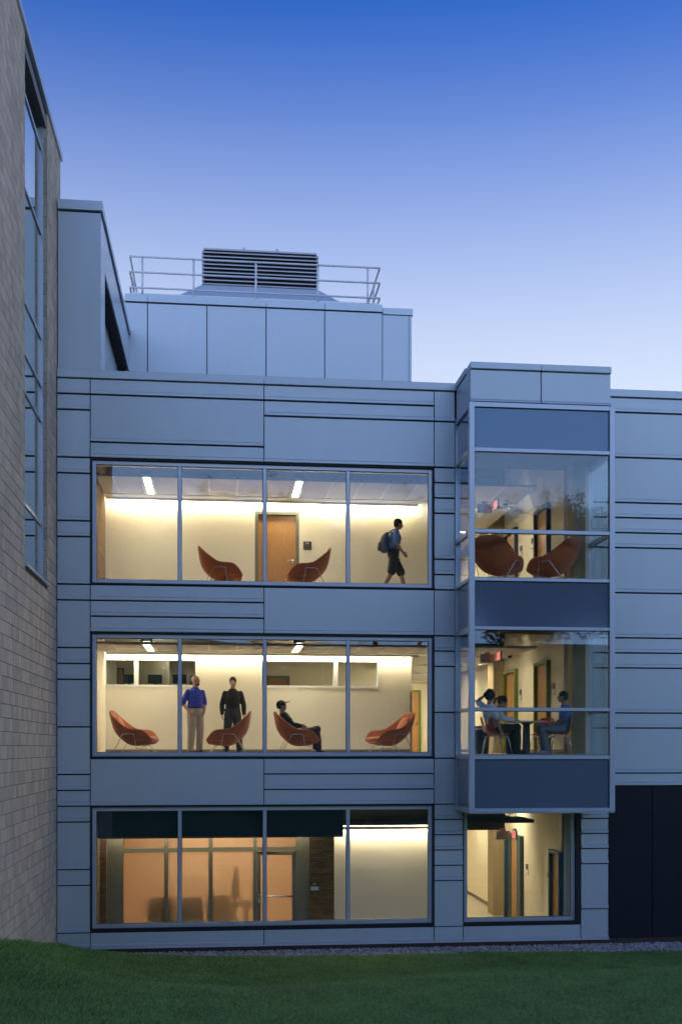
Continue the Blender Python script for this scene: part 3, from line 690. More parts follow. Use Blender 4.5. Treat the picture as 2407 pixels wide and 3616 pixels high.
protos = [make_tree(13.5, 5.0, 3), make_tree(11.5, 4.6, 8)]
tspots = [(-34, -30, 1.05), (-25, -35, 1.12), (-16.5, -31, 0.98), (-9, -36, 1.12), (-2, -32, 0.92), (6, -35, 1.08), (13.5, -31, 0.95), (21, -36, 1.14), (30, -32, 1.0), (40, -34, 1.12),
          (-46, -56, 1.1), (-33, -58, 1.2), (-21, -55, 1.1), (-9, -59, 1.2), (3, -56, 1.15), (15, -58, 1.2), (27, -55, 1.1), (40, -58, 1.2), (54, -56, 1.15)]
for i, (x, y, s_) in enumerate(tspots):
    o = protos[i] if i < 2 else copy_tree(protos[i % 2])
    place(o, (x, y, float(ground_z(x, y)) - 0.2), i * 1.7); o.scale = (s_, s_, s_)

# ================================================================== interior shell
F1, F2, F3 = -0.20, 4.21, 7.89
BW = 26.55                                  # back wall of the front corridor
CWX = 7.60                                  # right wall of the side corridor
XL = PX(336, FY + 0.26) - 0.06              # left end wall
for (z, top) in ((F1, 3.76), (F2, 7.44), (F3, 11.74)):
    B('floor', 'floor', bld, XL - 0.3, XE - 0.3, FY + T, 39.7, z - 0.06, z)
    if z > 0: B('floor_slab', 'plenum', bld, XL - 0.3, XE - 0.3, FY + T, 39.7, z - 0.45, z - 0.061)
    B('end_wall', 'wall_cream' if z == F2 else 'fine_brick', bld, XL - 0.25, XL, FY + T, BW + 0.2, z, top)
    B('corridor_wall', 'wall_cream', bld, CWX, CWX + 0.2, FY + 0.28, 39.7, z, top)
    B('corridor_end_wall', 'wall_cream', bld, 4.0, CWX, 38.4, 38.6, z, top)
    B('baseboard', 'baseboard', bld, CWX - 0.012, CWX - 0.001, FY + 0.3, 38.4, z + 0.001, z + 0.1)
    B('plenum_wall', 'plenum', bld, XL, 7.0, BW + 0.21, BW + 0.24, z + 2.5, top)
# wall with openings on one plane Y, a list of holes (x0,x1,z0,z1)
def wall_holes(name, m, x0, x1, z0, z1, y0, y1, holes):
    xsx = sorted(set([x0, x1] + [h[0] for h in holes] + [h[1] for h in holes])); w = MB()
    for a, b in zip(xsx[:-1], xsx[1:]):
        hs = sorted([h for h in holes if h[0] <= a + 1e-6 and h[1] >= b - 1e-6], key=lambda h: h[2]); z = z0
        for h in hs:
            if h[2] > z + 1e-4: w.box(a, b, y0, y1, z, h[2])
            z = h[3]
        if z < z1 - 1e-4: w.box(a, b, y0, y1, z, z1)
    return w.build(name, m, bld)
def swing_door(x0, x1, z, y, frame, parent=bld, h=2.185, handle=1):
    fw = 0.075
    d = MB().box(x0 + fw, x1 - fw, y + 0.05, y + 0.095, z + 0.01, z + h - fw).build('door', 'wood', parent)
    f = MB(); f.box(x0, x0 + fw, y - 0.03, y + 0.12, z, z + h); f.box(x1 - fw, x1, y - 0.03, y + 0.12, z, z + h); f.box(x0 + fw, x1 - fw, y - 0.03, y + 0.12, z + h - fw, z + h)
    f.build('frame', frame, d)
    hx = x1 - fw - 0.07 if handle > 0 else x0 + fw + 0.07
    hm = MB(); hm.tube([(hx, y + 0.05, z + 1.0), (hx, y + 0.0, z + 1.0), (hx - 0.12 * handle, y - 0.005, z + 1.0)], 0.011); hm.tube([(hx, y + 0.052, z + 1.0), (hx, y + 0.036, z + 1.0)], 0.035, 12)
    hm.build('handle', 'steel', d, True); return d
# third floor: door 201
dx0, dx1 = PX(900, BW), PX(1056, BW)
wall_holes('interior_wall', 'wall_cream', XL, 5.2, F3, F3 + 2.75, BW, BW + 0.2, [(dx0, dx1, F3, F3 + 2.185)])
swing_door(dx0, dx1, F3, BW + 0.03, 'frame_grey')
# second floor: two clerestory windows onto a back room
c1 = (PX(361, BW), PX(699, BW), PZ(2426, 530, BW), PZ(2323.5, 530, BW)); c2 = (PX(917, BW), PX(1340, BW), PZ(2428.6, 1130, BW), PZ(2329.5, 1130, BW))
c2 = (c2[0], c2[1], c1[2], c1[3])
X2 = PX(1452, BW)
wall_holes('interior_wall', 'wall_cream', XL, X2, F2, F2 + 2.75, BW, BW + 0.2, [c1, c2])
for (h, mu) in ((c1, 481.5), (c2, 1185.5)):
    f = MB(); q = 0.055
    f.box(h[0], h[0] + q, BW - 0.012, BW + 0.2, h[2], h[3]); f.box(h[1] - q, h[1], BW - 0.012, BW + 0.2, h[2], h[3]); f.box(h[0] + q, h[1] - q, BW - 0.012, BW + 0.2, h[2], h[2] + q); f.box(h[0] + q, h[1] - q, BW - 0.012, BW + 0.2, h[3] - q, h[3])
    wo = f.build('interior_window', 'trim_white', bld); xm = PX(mu, BW)
    MB().box(xm - 0.05, xm + 0.05, BW - 0.008, BW + 0.19, h[2] + q, h[3] - q).build('mullion', 'trim_white', wo)
    MB().box(h[0] + q, xm - 0.05, BW + 0.1, BW + 0.108, h[2] + q, h[3] - q).build('pane', 'glass', wo); MB().box(xm + 0.05, h[1] - q, BW + 0.1, BW + 0.108, h[2] + q, h[3] - q).build('pane', 'glass', wo)
B('room_wall', 'wall_cream', bld, XL, X2, 31.2, 31.4, F2, F2 + 2.75); B('room_wall', 'wall_cream', bld, 0.3, 0.42, BW + 0.2, 31.2, F2, F2 + 2.75)
B('room_wall', 'wall_cream', bld, -1.52, -1.42, 29.4, 31.2, F2, F2 + 2.75)
B('room_wall', 'wall_cream', bld, XL - 0.25, XL, BW + 0.2, 31.4, F2, F2 + 2.75)
B('room_ceiling', 'ceiling_white', bld, XL, X2, BW + 0.2, 31.2, F2 + 2.62, F2 + 2.68)
swing_door(0.85, 1.9, F2, 31.1, 'frame_grey'); swing_door(-0.9, 0.15, F2, 31.1, 'frame_grey')
B('baseboard', 'baseboard', bld, XL, X2, BW - 0.012, BW - 0.001, F2 + 0.001, F2 + 0.1); B('baseboard', 'baseboard', bld, XL, dx0, BW - 0.012, BW - 0.001, F3 + 0.001, F3 + 0.1)
B('wall_end', 'baseboard', bld, X2 - 0.035, X2 + 0.012, BW - 0.014, BW + 0.19, F2 + 0.1, F2 + 1.52)
# ground floor: glazed office front with frosted panes, brick pier, pale wall
OY = 25.40
pier = (PX(1091, OY), PX(1178, OY)); pierl = (PX(349, OY), PX(378, OY))
B('brick_pier', 'fine_brick', bld, pier[0], pier[1], OY - 0.1, OY + 0.2, F1, 3.2); B('brick_pier', 'fine_brick', bld, pierl[0], pierl[1], OY - 0.1, OY + 0.2, F1, 3.2)
B('interior_wall', 'wall_cream', bld, pier[1], 5.3, OY + 0.12, OY + 0.3, F1, F1 + 2.72)
B('interior_wall', 'wall_cream', bld, XL, pierl[0], OY + 0.0, OY + 0.3, F1, 3.2)
ofs = [PX(u, OY) for u in (385, 436, 580, 593.5, 737, 751, 894, 907)]
tz0, tz1 = PZ(3009, 650, OY), PZ(2994.6, 650, OY); oh = 3.0
fr = MB(); fd0, fd1 = OY, OY + 0.12
for a, b in ((pierl[1], ofs[1]), (ofs[2], ofs[3]), (ofs[4], ofs[5]), (ofs[6], ofs[7])): fr.box(a, b, fd0, fd1, F1, oh)
xd0, xd1 = ofs[7], PX(1045, OY)
fr.box(xd1, pier[0], fd0, fd1, F1, oh)
for a, b in ((ofs[1], ofs[2]), (ofs[3], ofs[4]), (ofs[5], ofs[6]), (ofs[7], xd1)):
    fr.box(a, b, fd0 + 0.003, fd1 - 0.003, tz0, tz1); fr.box(a, b, fd0 + 0.003, fd1 - 0.003, oh - 0.06, oh)
for a, b in ((ofs[1], ofs[2]), (ofs[3], ofs[4]), (ofs[5], ofs[6])): fr.box(a, b, fd0 + 0.003, fd1 - 0.003, F1, F1 + 0.12)
off = fr.build('office_front', 'office_frame', bld)
for a, b in ((ofs[1], ofs[2]), (ofs[3], ofs[4]), (ofs[5], ofs[6])):
    MB().box(a, b, OY + 0.05, OY + 0.06, F1 + 0.12, tz0).build('frosted_pane', 'frosted', off); MB().box(a, b, OY + 0.05, OY + 0.06, tz1, oh - 0.06).build('frosted_pane', 'frosted', off)
MB().box(ofs[7], xd1, OY + 0.05, OY + 0.06, tz1, oh - 0.06).build('frosted_pane', 'frosted', off)
gd = MB(); st = 0.09
gd.box(xd0 + 0.004, xd0 + st, OY + 0.02, OY + 0.07, F1 + 0.01, tz0 - 0.01); gd.box(xd1 - st, xd1 - 0.004, OY + 0.02, OY + 0.07, F1 + 0.01, tz0 - 0.01); gd.box(xd0 + st, xd1 - st, OY + 0.02, OY + 0.07, tz0 - st, tz0 - 0.01); gd.box(xd0 + st, xd1 - st, OY + 0.02, OY + 0.07, F1 + 0.01, F1 + 0.2)
gdo = gd.build('door', 'office_frame', bld); gdo['label'] = 'frosted glass office door with push bar'
MB().box(xd0 + st, xd1 - st, OY + 0.04, OY + 0.05, F1 + 0.2, tz0 - st).build('frosted_pane', 'frosted', gdo)
zb_ = PZ(3165, 980, OY); MB().tube([(xd0 + st - 0.02, OY - 0.03, zb_), (xd1 - st + 0.02, OY - 0.03, zb_)], 0.022).build('push_bar', 'steel', gdo, True)
MB().box(xd0 + 0.02, xd0 + 0.07, OY - 0.02, OY + 0.02, zb_ - 0.14, zb_ + 0.06).build('lock_plate', 'steel', gdo)
MB().tube([(xd0 + 0.045, OY - 0.02, zb_ - 0.07), (xd0 + 0.045, OY - 0.06, zb_ - 0.07), (xd0 + 0.15, OY - 0.065, zb_ - 0.07)], 0.01).build('handle', 'steel', gdo, True)
MB().box(xd1 - 0.45, xd1 - 0.06, OY - 0.03, OY + 0.015, tz0 - 0.075, tz0 - 0.02).build('closer', 'office_frame', gdo)
xo0, xo1 = XL, pier[1]
w = MB(); w.box(xo0 - 0.1, xo1 + 0.1, 28.3, 28.4, F1, 3.2); w.box(xo0 - 0.1, xo0, OY + 0.3, 28.3, F1, 3.2); w.box(xo1, xo1 + 0.1, OY + 0.3, 28.3, F1, 3.2); w.build('office_wall', 'orange_wall', bld)
B('office_ceiling', 'ceiling_white', bld, xo0, xo1, OY + 0.2, 28.3, 3.0, 3.06)
# side corridor columns, doors with coloured frames
for z, top in ((F1, 3.7), (F2, 7.4), (F3, 11.3)):
    cm = MB(); cm.box(7.30, CWX, 29.1, 29.74, z, top); cm.build('concrete_column', 'concrete', bld)
    rb = MB(); rb.box(CWX + 0.0, 7.90, 23.30 if z > 0 else 23.9, 23.62 if z > 0 else 24.0, z, top)
    for k in range(9): rb.box(CWX + 0.006 + k * 0.033, CWX + 0.026 + k * 0.033, (23.285 if z > 0 else 23.885), (23.30 if z > 0 else 23.9), z, top)
    rb.build('concrete_column', 'concrete', bld)
    if z > 0: B('wall_return', 'wall_cream', bld, 7.90, bx1 - 0.12, 23.45, 23.60, z, top)
def side_door(y0, y1, z, frame, h=2.185, sign=True, open_=0.0):
    fw = 0.075; x = CWX
    d = MB().box(x - 0.015, x - 0.002, y0 + fw, y1 - fw, z + 0.01, z + h - fw).build('door', 'wood', bld)
    f = MB()
    f.box(x - 0.10, x - 0.001, y0, y0 + fw, z, z + h); f.box(x - 0.10, x - 0.001, y1 - fw, y1, z, z + h); f.box(x - 0.10, x - 0.001, y0 + fw, y1 - fw, z + h - fw, z + h)
    f.build('frame', frame, d)
    hm = MB(); hm.tube([(x - 0.015, y0 + fw + 0.08, z + 1.0), (x - 0.075, y0 + fw + 0.08, z + 1.0), (x - 0.075, y0 + fw + 0.2, z + 1.0)], 0.011); hm.build('handle', 'steel', d, True); return d
for z, fm in ((F2, 'frame_green'), (F3, 'frame_navy')):
    side_door(24.87, 25.97, z, fm); side_door(27.7, 28.86, z, fm)
for z, fm in ((F2, 'frame_green'), (F3, 'frame_navy')): swing_door(6.0, 6.98, z, 38.28, fm)
side_door(27.17, 28.75, F1, 'frame_teal', h=2.3); side_door(23.95, 24.75, F1, 'frame_teal', h=2.2)
for (a, b) in ((27.3, 27.75), (28.3, 28.62)): B('door_panel', 'frame_teal', bld, CWX - 0.03, CWX - 0.016, a, b, F1 + 0.01, F1 + 2.2)

# ---- ceilings: hung panels with narrow gaps, soffit along the back wall
edges = [[XL, -2.39, -1.80], [-1.52, -0.95, -0.30, 0.34, 0.98, 1.57], [1.85, 2.46, 3.11, 3.75, 4.40, 5.04, 5.70, 6.40, 7.14]]
LY0, LY1 = 24.40, 26.02
for z in (F2, F3):
    for e in edges:
        for a, b in zip(e[:-1], e[1:]):
            B('ceiling_panel', 'ceiling_white', bld, a + 0.018, b - 0.018, LY0, LY1, z + 2.41, z + 2.46)
            if b not in (-1.80, 1.57, 7.14): B('painted_gap_light', 'trim_white', bld, b - 0.0175, b + 0.0175, LY0 + 0.01, LY1, z + 2.413, z + 2.43)  # white strips stand in for light leaking through the panel gaps
    B('soffit', 'ceiling_white', bld, XL, 7.14, LY1 + 0.015, BW - 0.17, z + 2.40, z + 2.44)
    B('cove_back', 'plenum', bld, XL, 7.14, BW - 0.17, BW - 0.001, z + 2.47, z + 2.5)
    B('window_head', 'trim_white', bld, wx0, wx1, YW + 0.14, YW + 0.32, (ZB[1] if z == F2 else ZB[0])[1] - 0.05, (ZB[1] if z == F2 else ZB[0])[1] - 0.02)
    B('corridor_ceiling', 'ceiling_white', bld, X2, 7.14, BW + 0.25, 38.4, z + 2.43, z + 2.48)
B('ceiling', 'plenum', bld, XL, 5.3, FY + T + 0.3, OY + 0.1, F1 + 2.86, F1 + 2.90)
B('ceiling_panel', 'soffit_dark', bld, 5.0, PX(1884, 24.6), 24.6, 25.8, 2.62, 2.70)
B('corridor_ceiling', 'ceiling_white', bld, 5.3, CWX, 25.9, 38.4, 3.0, 3.06)
B('interior_wall', 'wall_cream', bld, 5.3, 5.5, 25.4, 38.4, F1, 3.6)
# ---- lamps
def strip(x0, x1, y, z, label, m='lamp_strip', wd=0.075):
    t = thing('wall_light', label, 'light', (x0, y, z)); L = x1 - x0
    MB().box(0, L, -wd / 2 - 0.012, -wd / 2 - 0.001, -0.022, 0.05).build('housing', 'trim_white', t)
    MB().box(0, L, -wd / 2, wd / 2, 0.0, 0.03).build('lens', m, t)
strip(XL + 0.02, 4.75, BW - 0.11, F3 + 2.375, 'glowing wall washer strip over the wall with the wooden door')
strip(XL + 0.02, 4.75, BW - 0.11, F2 + 2.375, 'glowing wall washer strip above the two interior windows')
strip(pier[1] + 0.0, 5.25, OY + 0.03, F1 + 2.66, 'glowing wall washer strip over the bare ground floor wall', 'lamp_strip_low')
strip(XL + 0.02, pier[0], OY - 0.16, F1 + 2.80, 'wall washer strip above the frosted office front', 'lamp_strip_low', wd=0.05)
strip(5.1, 7.0, BW - 0.05, F3 + 2.375, 'short light strip over the third floor side corridor'); strip(5.1, 7.0, BW - 0.05, F2 + 2.375, 'short light strip over the second floor side corridor')
for z, nm in ((F2, 'second'), (F3, 'third')):
    for y, w_ in ((29.6, 'nearer'), (33.0, 'middle'), (36.5, 'farthest')):
        strip(4.8, 7.0, y, z + 2.40, '%s cross strip light down the %s floor side corridor' % (w_, nm), wd=0.20)
for y, w_ in ((27.4, 'nearer'), (31.5, 'middle'), (35.5, 'farthest')): strip(5.7, 7.4, y, 2.97, '%s cross strip light in the ground floor corridor' % w_, wd=0.18)
def ceil_light(x, z, label):
    t = thing('ceiling_light', label, 'light', (x, (LY0 + LY1) / 2, z + 2.415), 0, 'recessed ceiling lights')
    h = (LY1 - LY0) / 2
    MB().box(-0.07, 0.07, -h + 0.03, h - 0.03, 0.0, 0.04).build('diffuser', 'lamp_panel', t)
    f = MB(); f.box(-0.14, -0.0705, -h, h, -0.006, 0.06); f.box(0.0705, 0.14, -h, h, -0.006, 0.06); f.box(-0.0705, 0.0705, -h, -h + 0.0295, -0.006, 0.06); f.box(-0.0705, 0.0705, h - 0.0295, h, -0.006, 0.06); f.build('frame', 'trim_white', t)
    MB().box(-0.12, 0.12, -h + 0.02, -h + 0.2, 0.065, 0.165).build('junction_box', 'duct', t)
ceil_light(-1.66, F3, 'slim ceiling light in the third floor corridor above the left chair'); ceil_light(1.71, F3, 'slim ceiling light in the third floor corridor above the wooden door')
ceil_light(-1.66, F2, 'slim ceiling light in the second floor corridor above the standing man in blue'); ceil_light(1.71, F2, 'slim ceiling light in the second floor corridor above the seated person with cap')
t = thing('ceiling_light', 'warm ceiling panel lighting the frosted office', 'light', ((xo0 + xo1) / 2, 27.0, 2.97)); MB().box(-1.4, 1.4, -0.3, 0.3, 0, 0.02).build('diffuser', 'lamp_office', t); MB().box(-1.45, 1.45, -0.35, 0.35, 0.021, 0.03).build('frame', 'trim_white', t)
t = thing('ceiling_light', 'ceiling panel lighting the room behind the interior windows', 'light', (-0.9, 29.2, F2 + 2.6)); MB().box(-0.6, 0.6, -0.3, 0.3, 0, 0.015).build('diffuser', 'lamp_room', t); MB().box(-0.65, 0.65, -0.35, 0.35, 0.016, 0.019).build('frame', 'trim_white', t)
t = thing('ceiling_light', 'ceiling panel lighting the meeting room behind the wide interior window', 'light', (2.4, 29.2, F2 + 2.6)); MB().box(-0.6, 0.6, -0.3, 0.3, 0, 0.015).build('diffuser', 'lamp_room', t); MB().box(-0.65, 0.65, -0.35, 0.35, 0.016, 0.019).build('frame', 'trim_white', t)

# ================================================================== furniture
def womb_chair():
    """upholstered lounge chair: one swept shell with wings, two cushions, thin steel legs; faces +X"""
    t = thing('lounge_chair', 'x', 'chair', group='orange lounge chairs')
    # rows along the centre line: centre (x,z), edge (x,halfwidth,z)
    rows = [((0.035, 0.975), (0.03, 0.20, 0.955)), ((0.04, 0.88), (0.055, 0.32, 0.90)), ((0.055, 0.74), (0.125, 0.395, 0.83)), ((0.085, 0.58), (0.235, 0.445, 0.735)),
            ((0.15, 0.44), (0.345, 0.47, 0.655)), ((0.275, 0.32), (0.45, 0.50, 0.575)), ((0.41, 0.215), (0.57, 0.515, 0.555)), ((0.54, 0.19), (0.69, 0.515, 0.555)),
            ((0.69, 0.20), (0.80, 0.50, 0.545)), ((0.82, 0.22), (0.885, 0.475, 0.48)), ((0.92, 0.235), (0.95, 0.44, 0.385)), ((0.99, 0.24), (1.0, 0.38, 0.29))]
    n = 17; P = []
    for (cx, cz), (ex, ew, ez) in rows:
        r_ = []
        for k in range(n):
            s_ = -1 + 2 * k / (n - 1); a = abs(s_)
            bx_, by_, bz_ = cx - 0.02, ew * 1.10, cz + (ez - cz) * 0.12           # bulge control
            q0, q1, q2 = (1 - a) ** 2, 2 * a * (1 - a), a * a
            r_.append(Vector((q0 * cx + q1 * bx_ + q2 * ex, math.copysign(1, s_) * (q1 * by_ * 0.62 + q2 * ew) if a > 0 else 0, q0 * cz + q1 * bz_ + q2 * ez)))
        P.append(r_)
    nr = len(rows)
    me = bpy.data.meshes.new('shell'); me.from_pydata([tuple(p) for r_ in P for p in r_], [], [(i * n + k, i * n + k + 1, (i + 1) * n + k + 1, (i + 1) * n + k) for i in range(nr - 1) for k in range(n - 1)])
    o = bpy.data.objects.new('shell', me); COL.objects.link(o)
    sd = o.modifiers.new('s', 'SOLIDIFY'); sd.thickness = 0.05; sd.offset = 0.0; su = o.modifiers.new('u', 'SUBSURF'); su.levels = 1; su.render_levels = 1
    dg = bpy.context.evaluated_depsgraph_get(); nm = bpy.data.meshes.new_from_object(o.evaluated_get(dg)); bpy.data.objects.remove(o); nm.materials.clear()
    link('shell', nm, 'orange_fabric', t, True)
    cs = MB(); cs.loft([((0.36, 0, 0.33), (0.0, 0.20, 0), (-0.02, 0, 0.05)), ((0.42, 0, 0.325), (0, 0.30, 0), (-0.02, 0, 0.075)), ((0.62, 0, 0.31), (0, 0.36, 0), (0, 0, 0.075)), ((0.84, 0, 0.325), (0, 0.36, 0), (0, 0, 0.07)), ((0.97, 0, 0.335), (0, 0.33, 0), (0, 0, 0.055)), ((1.005, 0, 0.335), (0, 0.27, 0), (0, 0, 0.02))], 20)
    cs.build('seat_cushion', 'orange_cushion', t, True)
    cb = MB(); cb.loft([((0.33, 0, 0.42), (0, 0.22, 0), (0.03, 0, 0.02)), ((0.28, 0, 0.48), (0, 0.30, 0), (0.065, 0, 0.035)), ((0.21, 0, 0.62), (0, 0.29, 0), (0.06, 0, 0.025)), ((0.165, 0, 0.76), (0, 0.23, 0), (0.05, 0, 0.015)), ((0.14, 0, 0.83), (0, 0.14, 0), (0.02, 0, 0.01))], 20)
    cb.build('back_cushion', 'orange_cushion', t, True)
    for s_ in (-1, 1):
        MB().tube([(0.12, s_ * 0.36, 0.0), (0.36, s_ * 0.50, 0.425), (0.385, s_ * 0.512, 0.44), (0.60, s_ * 0.525, 0.445), (0.62, s_ * 0.52, 0.425), (0.66, s_ * 0.47, 0.155), (0.62, s_ * 0.3, 0.125)], 0.0085, 6).build('side_frame', 'chrome', t, True)
        MB().tube([(0.95, s_ * 0.34, 0.0), (0.80, s_ * 0.27, 0.19), (0.74, s_ * 0.2, 0.19)], 0.0085, 6).build('leg', 'chrome', t, True)
    MB().tube([(0.62, -0.3, 0.125), (0.62, 0.3, 0.125)], 0.0085, 6).build('cross_bar', 'chrome', t, True)
    MB().tube([(0.74, -0.2, 0.19), (0.74, 0.2, 0.19)], 0.0085, 6).build('cross_bar', 'chrome', t, True)
    return t
ch0 = womb_chair()
def put_chair(u_back, Y, z, facing, twist, label, first=[True]):
    o = ch0 if first[0] else copy_tree(ch0); first[0] = False
    place(o, (PX(u_back, Y), Y, z), (0 if facing > 0 else math.pi) + R(twist), label); return o
put_chair(393, 24.75, F2, 1, -8, 'orange lounge chair at the brick end of the second floor corridor')
put_chair(889, 24.7, F2, -1, -3, 'orange lounge chair in front of the standing figure in black')
pc = put_chair(966, 24.75, F2, 1, 2, 'orange lounge chair with the person in a cap sitting in it')
put_chair(1452, 24.85, F2, -1, 14, 'orange lounge chair beside the open end of the second floor corridor')
put_chair(698, 24.75, F3, 1, 0, 'orange lounge chair left of the wooden door 201')
put_chair(1166, 24.7, F3, -1, 2, 'orange lounge chair right of the wooden door 201')
o = copy_tree(ch0); place(o, (PX(1716, 22.75), 22.72, F3), R(52), 'orange lounge chair by the left glass of the bay, its back to the window')
o = copy_tree(ch0); place(o, (PX(2030, 22.85), 22.80, F3), R(136), 'orange lounge chair by the concrete column in the bay, its back to the window')

def shell_chair():
    t = thing('shell_chair', 'x', 'chair', group='red shell chairs')
    prof = [(0.225, 0.415, 0.17), (0.19, 0.44, 0.215), (0.08, 0.44, 0.235), (-0.06, 0.425, 0.235), (-0.155, 0.445, 0.23), (-0.20, 0.52, 0.225), (-0.225, 0.62, 0.22), (-0.25, 0.72, 0.205), (-0.268, 0.80, 0.17), (-0.272, 0.83, 0.12)]
    n = 13; V_ = []
    for i, (x, z, w_) in enumerate(prof):
        up = i / (len(prof) - 1)
        for k in range(n):
            s_ = -1 + 2 * k / (n - 1); c = s_ * s_
            V_.append((x + c * (0.045 if i >= 4 else 0.0) * (1 if i < 9 else 0.6), s_ * w_, z + c * (0.03 if i < 5 else 0.0)))
    me = bpy.data.meshes.new('shell'); me.from_pydata(V_, [], [(i * n + k, i * n + k + 1, (i + 1) * n + k + 1, (i + 1) * n + k) for i in range(len(prof) - 1) for k in range(n - 1)])
    o = bpy.data.objects.new('shell', me); COL.objects.link(o); sd = o.modifiers.new('s', 'SOLIDIFY'); sd.thickness = 0.012; su = o.modifiers.new('u', 'SUBSURF'); su.levels = 1; su.render_levels = 1
    dg = bpy.context.evaluated_depsgraph_get(); nm = bpy.data.meshes.new_from_object(o.evaluated_get(dg)); bpy.data.objects.remove(o); nm.materials.clear()
    link('shell', nm, 'red_plastic', t, True)
    for sx in (-1, 1):
        for sy in (-1, 1): MB().tube([(sx * 0.12, sy * 0.13, 0.405), (sx * 0.15, sy * 0.19, 0.39), (sx * 0.235, sy * 0.235, 0.0)], [0.009, 0.010, 0.009], 6).build('leg', 'chrome', t, True)
    for sy in (-1, 1): MB().tube([(-0.15, sy * 0.19, 0.39), (0.15, sy * 0.19, 0.39)], 0.009, 6).build('side_bar', 'chrome', t, True)
    for sx in (-1, 1): MB().tube([(sx * 0.12, -0.13, 0.405), (sx * 0.12, 0.13, 0.405)], 0.009, 6).build('cross_bar', 'chrome', t, True)
    return t
TX, TY = PX(1857, 23.45), 23.45
sc0 = shell_chair(); place(sc0, (PX(1755, 22.95), 22.95, F2), R(12), 'red shell chair under the man in the white t-shirt')
scb = copy_tree(sc0); place(scb, (PX(1738, 23.85), 23.85, F2), R(-12), 'red shell chair under the woman with a ponytail')
scc = copy_tree(sc0); place(scc, (PX(1976, 23.0), 23.0, F2), R(172), 'red shell chair under the man in the blue t-shirt')
scd = copy_tree(sc0); place(scd, (PX(1915, 24.35), 24.35, F2), R(230), 'empty red shell chair across the round table')
tb = thing('round_table', 'round white table with a grey pedestal in the glass bay', 'table', (TX, TY, F2))
MB().loft([((0, 0, 0.688), (0.45, 0, 0), (0, 0.45, 0)), ((0, 0, 0.695), (0.49, 0, 0), (0, 0.49, 0)), ((0, 0, 0.715), (0.49, 0, 0), (0, 0.49, 0)), ((0, 0, 0.72), (0.482, 0, 0), (0, 0.482, 0))], 40).build('table_top', 'table_white', tb)
MB().loft([((0, 0, 0.02), (0.085, 0, 0), (0, 0.085, 0)), ((0, 0, 0.64), (0.075, 0, 0), (0, 0.075, 0)), ((0, 0, 0.687), (0.16, 0, 0), (0, 0.16, 0))], 20).build('pedestal', 'table_grey', tb, False)
MB().loft([((0, 0, 0), (0.26, 0, 0), (0, 0.26, 0)), ((0, 0, 0.012), (0.26, 0, 0), (0, 0.26, 0)), ((0, 0, 0.03), (0.1, 0, 0), (0, 0.1, 0))], 28).build('base', 'table_grey', tb)
bn = thing('recycling_bin', 'blue recycling bin standing behind the red chairs', 'bin', (PX(1700, 24.75), 24.75, F2))
MB().loft([((0, 0, 0), (0.15, 0, 0), (0, 0.15, 0)), ((0, 0, 0.55), (0.19, 0, 0), (0, 0.19, 0))], 20).build('body', 'bin_blue', bn, False)
MB().loft([((0, 0, 0.551), (0.185, 0, 0), (0, 0.185, 0)), ((0, 0, 0.60), (0.18, 0, 0), (0, 0.18, 0))], 20).build('liner', 'sign_white', bn); MB().loft([((0, 0, 0.60), (0.195, 0, 0), (0, 0.195, 0)), ((0, 0, 0.64), (0.19, 0, 0), (0, 0.19, 0))], 20).build('rim', 'bin_blue', bn)

# ---- signs
def wall_sign(x, y, z, label, txt=None, rot=0.0, w_=0.20, h_=0.20, white=False):
    t = thing('room_sign', label, 'sign', (x, y, z), rot)
    MB().box(-w_ / 2, w_ / 2, -0.012, 0, -h_ / 2, h_ / 2).build('plate', 'sign_dark', t)
    if white: MB().box(-w_ / 2 + 0.01, w_ / 2 - 0.01, -0.0145, -0.0122, -h_ / 2 + 0.01, -h_ * 0.02).build('insert', 'sign_white', t)
    if txt: text_mesh(txt, 0.062, 'sign_white', t, (0, -0.0145, h_ * 0.27), (R(90), 0, 0))
wall_sign(PX(1085, BW), BW - 0.002, PZ(1927, 1085, BW), 'square dark room sign reading 201 beside the wooden door', '201')
wall_sign(PX(1109, OY), OY - 0.103, PZ(3128, 1109, OY), 'room sign reading 001 on the brown brick pier', '001', h_=0.2, white=True)
for (y, z, l) in ((24.62, F2, 'second floor sign right of the nearer green framed door'), (27.45, F2, 'second floor sign right of the farther green framed door'),
                  (26.35, F3, 'third floor sign between the two navy framed doors'), (27.4, F3, 'third floor sign beside the farther navy framed door'),
                  (26.85, F1, 'ground floor sign right of the wide teal framed door'), (25.0, F1, 'ground floor sign left of the nearer teal framed door')):
    wall_sign(CWX - 0.001, y, z + 1.5, l, None, R(-90), 0.2, 0.26, True)
def exit_sign(x, y, z, flr, rot=True):
    t = thing('exit_sign', 'hanging red EXIT sign in the %s floor side corridor' % flr, 'sign', (x, y, z))
    MB().box(-0.022, 0.022, -0.17, 0.17, -0.115, 0.095).build('housing', 'duct', t); MB().box(-0.024, -0.0225, -0.155, 0.155, -0.10, 0.08).build('face', 'exit_face', t)
    MB().box(-0.02, 0.02, -0.1, 0.1, 0.096, 0.13).build('canopy', 'duct', t)
    text_mesh('EXIT', 0.15, 'exit_red', t, (-0.0265, 0, -0.01), (R(90), 0, R(-90)))
    b = thing('exit_sign', 'grey back of the second EXIT sign in the %s floor side corridor' % flr, 'sign', (x - 0.23, y + 0.25, z - 0.04))
    MB().box(-0.17, 0.17, -0.022, 0.022, -0.11, 0.10).build('housing', 'duct', b); MB().box(-0.155, 0.155, 0.0225, 0.024, -0.095, 0.085).build('face', 'exit_face', b)
    text_mesh('EXIT', 0.15, 'exit_red', b, (0, 0.0265, -0.01), (R(90), 0, R(180))); MB().box(-0.06, 0.06, -0.03, 0.03, 0.101, 0.17).build('canopy', 'duct', b)
ey = 25.3
